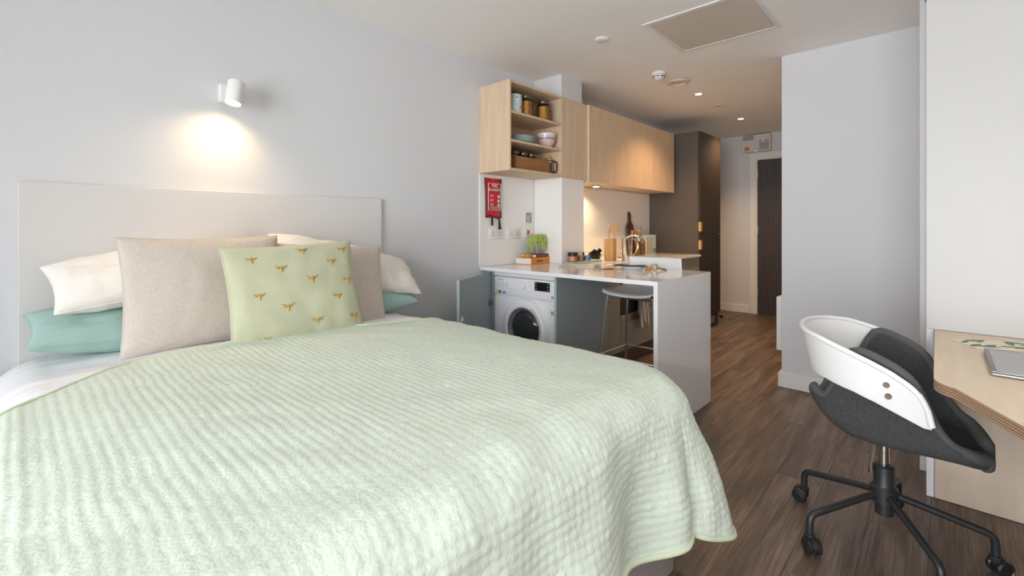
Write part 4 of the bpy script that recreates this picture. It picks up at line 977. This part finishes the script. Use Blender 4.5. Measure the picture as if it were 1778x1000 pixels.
hem = [quilt_pt(p, QY - LF + 0.002) for p in np.arange(-0.25, QX - RC, 0.015)]
for k in range(31):
    ph = PI / 2 * (1 - k / 30); L_ = RC + LR + (LF - LR) * ph / (PI / 2) + 0.03 * math.sin(2 * ph) - 0.002
    hem.append(quilt_pt(QX - RC + L_ * math.cos(ph), QY + RC - L_ * math.sin(ph)))
hem += [quilt_pt(QX + LR - 0.002, q) for q in np.arange(QY + RC + 0.015, 2.04, 0.015)]
part('hem_binding', MB().tube(hem, 0.0085, 8), 'quilt_hem', qo, smooth=1.5)
part('hem_binding', MB().tube([tuple(p) for p in QV[::6, -1]], 0.006, 6), 'quilt_hem', qo, smooth=1.5)


# ------------------------------------------------------------------ pillows and cushions
def cushion_pos(u, v, w, h, t_, pinch, seed, side, wr, pw=0.40):
    x = w / 2 * u * (1 - pinch * (1 - v * v) * abs(u) ** 2); z = h / 2 * v * (1 - pinch * (1 - u * u) * abs(v) ** 2)
    e = max(0.0, (1 - u * u) * (1 - v * v)) ** pw
    y = side * t_ / 2 * e
    q = noise.noise(Vector((u * 1.7 + seed, v * 1.7, side * 2.0))) * 0.5 + noise.noise(Vector((u * 4.5 + seed, v * 3.2, side * 5.0 + 3))) * 0.35
    edge = max(abs(u), abs(v))
    q += 0.8 * noise.noise(Vector((u * 9 + seed, v * 9, 4.0))) * max(0, edge - 0.55) * min(1, (1 - edge) * 6)
    return Vector((x, y + side * wr * q * min(1, e * 1.6), z))


def cushion_mb(w, h, t_, pinch, seed, wr=0.012, n=44, pw=0.40):
    # denser towards the edges so that the seam stays crisp
    tt = [math.sin((i / n - 0.5) * PI) for i in range(n + 1)]
    mb = MB(); idx = {}
    for side in (-1, 1):
        for i in range(n + 1):
            for j in range(n + 1):
                bd = i in (0, n) or j in (0, n)
                key = (i, j, 0 if bd else side)
                if key not in idx:
                    idx[key] = len(mb.v); mb.v.append(tuple(cushion_pos(tt[i], tt[j], w, h, t_, pinch, seed, side, wr, pw)))
        for i in range(n):
            for j in range(n):
                g = lambda a, b: idx[(a, b, 0 if a in (0, n) or b in (0, n) else side)]
                f = (g(i, j), g(i + 1, j), g(i + 1, j + 1), g(i, j + 1))
                mb.f.append(f if side < 0 else f[::-1]); mb.mi.append(0)
    return mb


def seam_pts(w, h, pinch, n=24, k=1.0):
    e = [(-1 + 2 * i / n, -1) for i in range(n)] + [(1, -1 + 2 * i / n) for i in range(n)] + [(1 - 2 * i / n, 1) for i in range(n)] + [(-1, 1 - 2 * i / n) for i in range(n)]
    return [(w / 2 * u * (1 - pinch * (1 - v * v) * abs(u) ** 2) * k, 0, h / 2 * v * (1 - pinch * (1 - u * u) * abs(v) ** 2) * k) for u, v in e]


def pillow(name, label, cat, m_, c, w, h, t_, rot, pinch=0.07, seed=1.0, wr=0.012, piping=None, group=None, pw=0.40):
    t = thing(name, label, cat, c, 0, group)
    t.rotation_euler = Euler([math.radians(a) for a in rot], 'XYZ')
    part('cover', cushion_mb(w, h, t_, pinch, seed, wr, pw=pw), m_, t, False, smooth=1.4)
    if piping: part('seam_piping', MB().tube(seam_pts(w, h, pinch), piping, 6, True), m_, t, False, smooth=1.4)
    return t
# local x = width, local z = height, local -y = the face turned to the foot of the bed
pillow('pillow', 'sea green pillow at the bottom left of the bed head', 'pillow', 'pillow_green', (0.385, 2.425, 0.78), 0.74, 0.29, 0.18, (-74, 4, 2), 0.05, 1.2, 0.014, 0.003, 'sea green pillows')
pillow('pillow', 'sea green pillow under the white pillow at the right', 'pillow', 'pillow_green', (1.265, 2.425, 0.775), 0.72, 0.29, 0.17, (-72, -2, -3), 0.05, 5.2, 0.014, 0.003, 'sea green pillows')
pillow('pillow', 'ivory white pillow on top of the left green pillow', 'pillow', 'pillow_white', (0.44, 2.435, 0.988), 0.74, 0.29, 0.18, (-58, -6, 3), 0.05, 2.6, 0.032, 0.003, 'ivory pillows')
pillow('pillow', 'ivory white pillow on top of the right green pillow', 'pillow', 'pillow_white', (1.265, 2.425, 0.965), 0.83, 0.31, 0.18, (-55, 13, -4), 0.05, 7.7, 0.032, 0.003, 'ivory pillows')
pillow('linen_cushion', 'large oatmeal linen cushion left of the bee cushion', 'cushion', 'linen_beige', (0.548, 2.262, 0.915), 0.585, 0.465, 0.15, (-14, 0, 0), 0.06, 3.1, 0.012, 0.004, 'oatmeal linen cushions', 0.36)
pillow('linen_cushion', 'oatmeal linen cushion right of the bee cushion, partly hidden', 'cushion', 'linen_beige', (1.09, 2.255, 0.882), 0.55, 0.43, 0.14, (-15, 3, -3), 0.06, 9.4, 0.012, 0.004, 'oatmeal linen cushions', 0.36)
cw, ch, ct, cpn, cs = 0.55, 0.445, 0.14, 0.055, 6.3
t = pillow('bee_cushion', 'pale green velvet cushion embroidered with gold bees', 'cushion', 'velvet', (0.842, 2.085, 0.892), cw, ch, ct, (-17, -2, -3), cpn, cs, 0.012, 0.005, None, 0.36)
bees = [(-0.65, 0.7), (-0.26, 0.46), (0.11, 0.82), (0.79, 0.79), (0.54, 0.52), (0.17, 0.19), (0.8, 0.11), (-0.62, -0.03), (-0.24, -0.3), (0.56, -0.21), (0.18, -0.64), (0.82, -0.67), (-0.59, -0.85)]
for i, (u, v) in enumerate(bees):
    def F_(a, b, off=0.0025):
        uu, vv = max(-0.985, min(0.985, u + a / (cw / 2))), max(-0.985, min(0.985, v + b / (ch / 2)))
        p = cushion_pos(uu, vv, cw, ch, ct, cpn, cs, -1, 0.012, 0.36); p.y -= off; return p
    mb = MB()
    body_pts = [(0, 0.012), (0, 0.006), (0, -0.002), (0, -0.010), (0, -0.017)]
    mb.tube([F_(a, b) for a, b in body_pts], [0.002, 0.0034, 0.003, 0.0028, 0.001], 6)
    for s in (-1, 1):
        for (ex_, ez_, wd) in ((0.026, 0.010 + 0.003 * (i % 3), 0.0036), (0.020, 0.001, 0.0028)):
            mb.tube([F_(s * ex_ * q, 0.002 + (ez_ - 0.002) * q) for q in (0.05, 0.35, 0.7, 1.0)], [0.001, wd * 0.55, wd * 0.6, 0.0007], 5)
    part('embroidered_bee', mb, 'gold_thread', t, False)

# ------------------------------------------------------------------ wall lamp
t = thing('wall_lamp', 'small white cylinder reading lamp lit on the wall', 'wall lamp', (0.70, YW, 1.83))
part('wall_plate', MB().box(0.668, 0.728, 2.560, YW - 0.001, 1.792, 1.880, 0.003), 'white_plastic', t)
lm = Matrix.Translation((0.715, 2.50, 1.832)) @ Matrix.Rotation(math.radians(10), 4, 'Y') @ Matrix.Rotation(math.radians(-8), 4, 'X')
part('arm', MB().tube([(0.70, 2.565, 1.85), (0.715, 2.515, 1.85)], 0.01, 10), 'white_plastic', t)
part('shade', MB().lathe([(0.030, -0.055), (0.035, -0.058), (0.036, -0.055), (0.036, 0.052), (0.032, 0.056), (0, 0.057), (0, 0.04), (0.031, 0.035), (0.030, -0.055)], seg=32, cap=False).xf(lm), 'white_plastic', t)
part('bulb', MB().lathe([(0.029, -0.046), (0.029, -0.038), (0, -0.038)], seg=20).lathe([(0.029, -0.046), (0.012, -0.050), (0, -0.051)], seg=20, cap=False).xf(lm), 'bulb', t)
spot('beam', lm @ Vector((0, 0, -0.056)), lm @ Vector((0, 0.06, -1)), 9, (1.0, 0.68, 0.36), 150, 1.0, 0.03, t)

# ================================================================== WARDROBE, DESK
t = thing('wardrobe', 'tall white wardrobe wall behind the desk', 'wardrobe', (3.3, -0.7, 0))
part('rear_carcass', MB().box(3.0, XS - 0.002, YR + 0.002, 0.082, 0.0, HC - 0.002, 0.001), 'wardrobe_edge', t)
part('front_carcass', MB().box(2.745, 2.985, YR + 0.002, 0.050, 0.0, HC - 0.002, 0.001), 'wardrobe_edge', t)
part('front_panel', MB().box(2.728, 2.744, YR + 0.002, 0.053, 0.7365, HC - 0.004, 0.001), 'wardrobe', t)
part('lower_edge', MB().box(2.728, 2.744, 0.0285, 0.053, 0.002, 0.7355, 0.001), 'wardrobe_edge', t)
part('hinge', MB().box(2.986, 2.999, 0.050, 0.062, 2.27, 2.38), 'black', t)
part('hinge', MB().box(2.986, 2.999, 0.050, 0.062, 0.2, 0.31), 'black', t)
ZD = 0.735
pts = [(2.727, 0.026), (1.86, 0.020)]
for k in range(7):
    a = PI / 2 + k / 6 * math.radians(56); pts.append((1.86 - 0.0 + 0.10 * math.cos(a), -0.080 + 0.10 * math.sin(a)))
pts += [(1.516, -0.131 - 0.012), (1.05, -0.45), (1.05, YR + 0.003), (2.727, YR + 0.003)]
def clean(ps_):
    return ps_
t = thing('desk', 'birch plywood desk with a layered edge and a rounded corner', 'desk', (2.2, -0.6, 0))
part('top_veneer', MB().prism(pts, ZD - 0.002, ZD), 'birch_desk', t, smooth=0)
part('plywood_edge', MB().prism(pts, ZD - 0.032, ZD - 0.002), 'ply', t, smooth=0.6)
part('back_panel', MB().box(2.728, 2.744, YR + 0.003, 0.026, 0.002, ZD - 0.033, 0.001), 'desk_under', t)
part('support_leg', MB().box(1.25, 2.65, YR + 0.01, YR + 0.04, 0.001, ZD - 0.033, 0.001), 'desk_under', t)
t = thing('leaf_print_card', 'cream folded card printed with green leaves on the desk', 'card', (2.53, -0.02, ZD), math.radians(-62))
part('card', MB().box(0, 0.27, -0.148, 0, 0.0003, 0.004, 0.001), 'card', t, False)
rng = random.Random(5)
for k in range(16):
    cx, cy_ = rng.uniform(0.02, 0.25), rng.uniform(-0.13, -0.015); a = rng.uniform(-0.6, 0.6) + (0 if k % 2 else 0.9); L_ = rng.uniform(0.022, 0.04)
    poly = [(cx + L_ * math.cos(a) * c - L_ * 0.33 * s * math.sin(a), cy_ + L_ * math.sin(a) * c + L_ * 0.33 * s * math.cos(a)) for c, s in ((-1, 0), (-0.5, 0.8), (0.2, 0.9), (1, 0), (0.2, -0.9), (-0.5, -0.8))]
    poly = [(min(0.268, max(0.002, p)), min(-0.002, max(-0.146, q))) for p, q in poly]
    part('printed_leaf', MB().prism(poly, 0.0038, 0.0046 + 0.00005 * k), 'leaf', t, False)
t = thing('laptop', 'closed silver laptop on the desk', 'laptop', (2.17, -0.23, ZD + 0.0003))
part('base', MB().box(1.99, 2.35, -0.36, -0.107, ZD + 0.002, ZD + 0.010, 0.003, 2), 'laptop', t)
ld = part('lid', MB().box(1.99, 2.35, -0.36, -0.107, ZD + 0.0105, ZD + 0.0165, 0.002, 2), 'laptop_dark', t)
part('lid_panel', MB().box(2.0, 2.325, -0.35, -0.118, ZD + 0.0166, ZD + 0.0172), 'laptop', ld)
for x in (2.03, 2.31): part('rubber_foot', MB().box(x, x + 0.015, -0.35, -0.12, ZD + 0.0004, ZD + 0.0022), 'black', t)

# ================================================================== DESK CHAIR
TH = math.radians(177)
t = thing('desk_chair', 'charcoal upholstered desk chair with a white plastic back hoop on castors', 'chair', (2.2, 0.16, 0), TH)
def w2l(a): return a - math.degrees(TH)
# five-star base (angles measured in the room, then turned into the chair's own frame)
for wa in (67.5, 139.5, 211.5, -76.5, -4.5):
    a = math.radians(wa) - TH; ca, sa = math.cos(a), math.sin(a)
    def Pp(r, z, s=0.0): return (r * ca - s * sa, r * sa + s * ca, z)
    path = [Pp(0.02, 0.195), Pp(0.10, 0.178), Pp(0.27, 0.138), Pp(0.287, 0.132), Pp(0.297, 0.120), Pp(0.300, 0.100), Pp(0.300, 0.060)]
    lg = part('leg', MB().tube(path, 0.0125, 12), 'black_metal', t, False)
    rt = math.radians(wa * 3.1)
    cm = Matrix.Translation(Pp(0.300, 0.0)) @ Matrix.Rotation(a + 0.9 + math.sin(wa) * 0.5, 4, 'Z')
    part('castor_housing', MB().lathe([(0.016, 0.045), (0.018, 0.05), (0.018, 0.066), (0.0, 0.067)], seg=14).prism([(-0.006, 0.03), (0.03, 0.012), (0.04, 0.03), (0.033, 0.05), (0.015, 0.06), (-0.012, 0.058)], -0.008, 0.008, 'Y').xf(cm), 'black_metal', lg, False)
    for s in (-1, 1):
        part('castor_wheel', MB().lathe([(0.008, 0.009 * s), (0.025, 0.009 * s), (0.028, 0.012 * s), (0.028, 0.022 * s), (0.022, 0.026 * s), (0.02, 0.024 * s), (0, 0.026 * s)], (0.014, 0, 0.0285), 24, 'Y').xf(cm), 'black', lg, False)
part('hub', MB().lathe([(0.024, 0.115), (0.028, 0.118), (0.028, 0.16), (0.042, 0.165), (0.042, 0.215), (0.034, 0.225), (0.032, 0.23), (0.032, 0.295), (0.026, 0.30), (0, 0.30)], seg=28), 'black_metal', t, False)
part('gas_lift', MB().lathe([(0.016, 0.30), (0.016, 0.385), (0.022, 0.39), (0.022, 0.405)], seg=20), 'chrome', t, False)
part('mounting_plate', MB().box(-0.09, 0.09, -0.09, 0.09, 0.402, 0.416, 0.004), 'black_metal', t, False)
part('height_lever', MB().tube([(0.03, -0.02, 0.40), (0.032, -0.03, 0.34), (0.034, -0.035, 0.295), (0.035, -0.035, 0.27)], [0.005, 0.005, 0.007, 0.009], 8), 'chrome', t, False)


def lerp(xs, ys, x):
    return float(np.interp(x, xs, ys))
def smo(xs, ys, x, w=0.03):
    return sum(lerp(xs, ys, x + d) * k for d, k in ((-w, 0.25), (0, 0.5), (w, 0.25)))
# upholstered shell: s across (-1..1), ly from rear lip to front edge
LY = [-0.195, -0.18, -0.14, -0.08, 0.0, 0.10, 0.18, 0.225, 0.248, 0.265]
ZC = [0.535, 0.518, 0.470, 0.438, 0.430, 0.435, 0.438, 0.430, 0.420, 0.398]
HWd = [0.125, 0.150, 0.175, 0.192, 0.198, 0.203, 0.196, 0.168, 0.130, 0.060]
WLY = [-0.195, -0.15, -0.12, -0.085, -0.055, -0.01, 0.05, 0.096, 0.125, 0.15, 0.19, 0.26]
WH = [0.012, 0.035, 0.100, 0.225, 0.288, 0.285, 0.255, 0.220, 0.165, 0.075, 0.022, 0.0]
def shell_fn(u, v):
    s = u * 2 - 1; ly = -0.195 + 0.46 * (1 - (1 - v) ** 1.35)
    hw = smo(LY, HWd, ly, 0.01); zc = smo(LY, ZC, ly, 0.02); wh = smo(WLY, WH, ly, 0.014)
    a = abs(s); sg = 1 if s >= 0 else -1
    b = 0.56
    if a < b:
        q = a / b; x = hw * q * 0.93; z = zc + 0.020 * q ** 4
    else:
        q = (a - b) / (1 - b); bend = min(1.0, q / 0.25)
        x = hw * (0.93 + 0.07 * math.sin(bend * PI / 2)) + 0.035 * max(0, q - 0.15) * (wh / 0.31)
        z = zc + 0.020 + wh * q ** 1.15 + 0.012 * bend
    return (sg * x, ly, z)
so = part('upholstered_seat', MB().grid(shell_fn, 57, 45), 'charcoal', t, False, smooth=1.5)
m = so.modifiers.new('padding', 'SOLIDIFY'); m.thickness = 0.034; m.offset = 0
m = so.modifiers.new('softness', 'SUBSURF'); m.levels = 1; m.render_levels = 1
rim = [shell_fn(0, k / 30) for k in range(31)] + [shell_fn(k / 20, 1) for k in range(1, 20)] + [shell_fn(1, 1 - k / 30) for k in range(31)] + [shell_fn(1 - k / 20, 0) for k in range(1, 20)]
part('edge_piping', MB().tube(rim, [0.0165 + 0.006 * sstep(0.19, 0.255, p[1]) for p in rim], 10, True), 'charcoal_edge', t, False, smooth=1.5)
cush = MB().grid(lambda u, v: ((u * 2 - 1) * 0.185 * (1 - 0.25 * v ** 3), -0.10 + 0.335 * v, smo(LY, ZC, -0.10 + 0.335 * v, 0.02) + 0.016 + 0.02 * (math.sin(PI * min(1, max(0, u))) ** 0.5) * (math.sin(PI * min(1, 0.08 + 0.92 * v)) ** 0.4 if v < 1 else 0)), 21, 21)
part('seat_pad', cush, 'charcoal', t, False, smooth=1.5)
# white hoop
def hoop_fn(u, v):
    ph = (u - 0.5) * 2                     # -1 .. 1 from far end round the back to near end
    A = 1.0
    sgn = 1 if ph >= 0 else -1; a = abs(ph)
    if a < 0.56:
        th_ = a / 0.56 * PI / 2
        x = 0.272 * math.sin(th_) ** 0.9; ly = -0.02 - 0.235 * max(0.0, math.cos(th_)) ** 0.9
    else:
        q = (a - 0.56) / 0.44; x = 0.272 - 0.008 * q; ly = -0.02 + 0.17 * q
    zt = lerp([-0.26, -0.15, -0.067, -0.007, 0.05, 0.096, 0.125, 0.14, 0.15], [0.800, 0.783, 0.757, 0.733, 0.706, 0.676, 0.648, 0.610, 0.562], ly)
    zb = lerp([-0.26, -0.15, -0.05, 0.006, 0.075, 0.13, 0.15], [0.640, 0.640, 0.622, 0.603, 0.574, 0.551, 0.552], ly)
    lean = (0.012 + 0.03 * max(0.0, 1 - a / 0.56)) * (1 - v)
    nx, ny = (x / 0.272, min(0, (ly + 0.02)) / 0.235)
    nl = math.hypot(nx, ny) or 1
    z = zb + (zt - zb) * v
    return (sgn * (x - lean * nx / nl), ly - lean * ny / nl, z)
ho = part('back_hoop', MB().grid(hoop_fn, 81, 11), 'white_plastic', t, False, smooth=1.5)
m = ho.modifiers.new('thickness', 'SOLIDIFY'); m.thickness = 0.010; m.offset = 0
m = ho.modifiers.new('edge', 'BEVEL'); m.width = 0.003; m.segments = 2; m.limit_method = 'ANGLE'
part('hoop_rim', MB().tube([hoop_fn(k / 80, 1) for k in range(81)], 0.0095, 8), 'white_plastic', ho, False, smooth=1.5)
for s in (-1, 1):
    for (yy, zz) in ((0.040, 0.668), (0.045, 0.632)):
        part('rivet', MB().lathe([(0.0, 0.264), (0.009, 0.264), (0.009, 0.276), (0.007, 0.279), (0, 0.279)], seg=14, axis='X').xf(Matrix.Translation((0, yy, zz)) @ Matrix.Diagonal((s, 1, 1, 1))), 'lid', t, False)
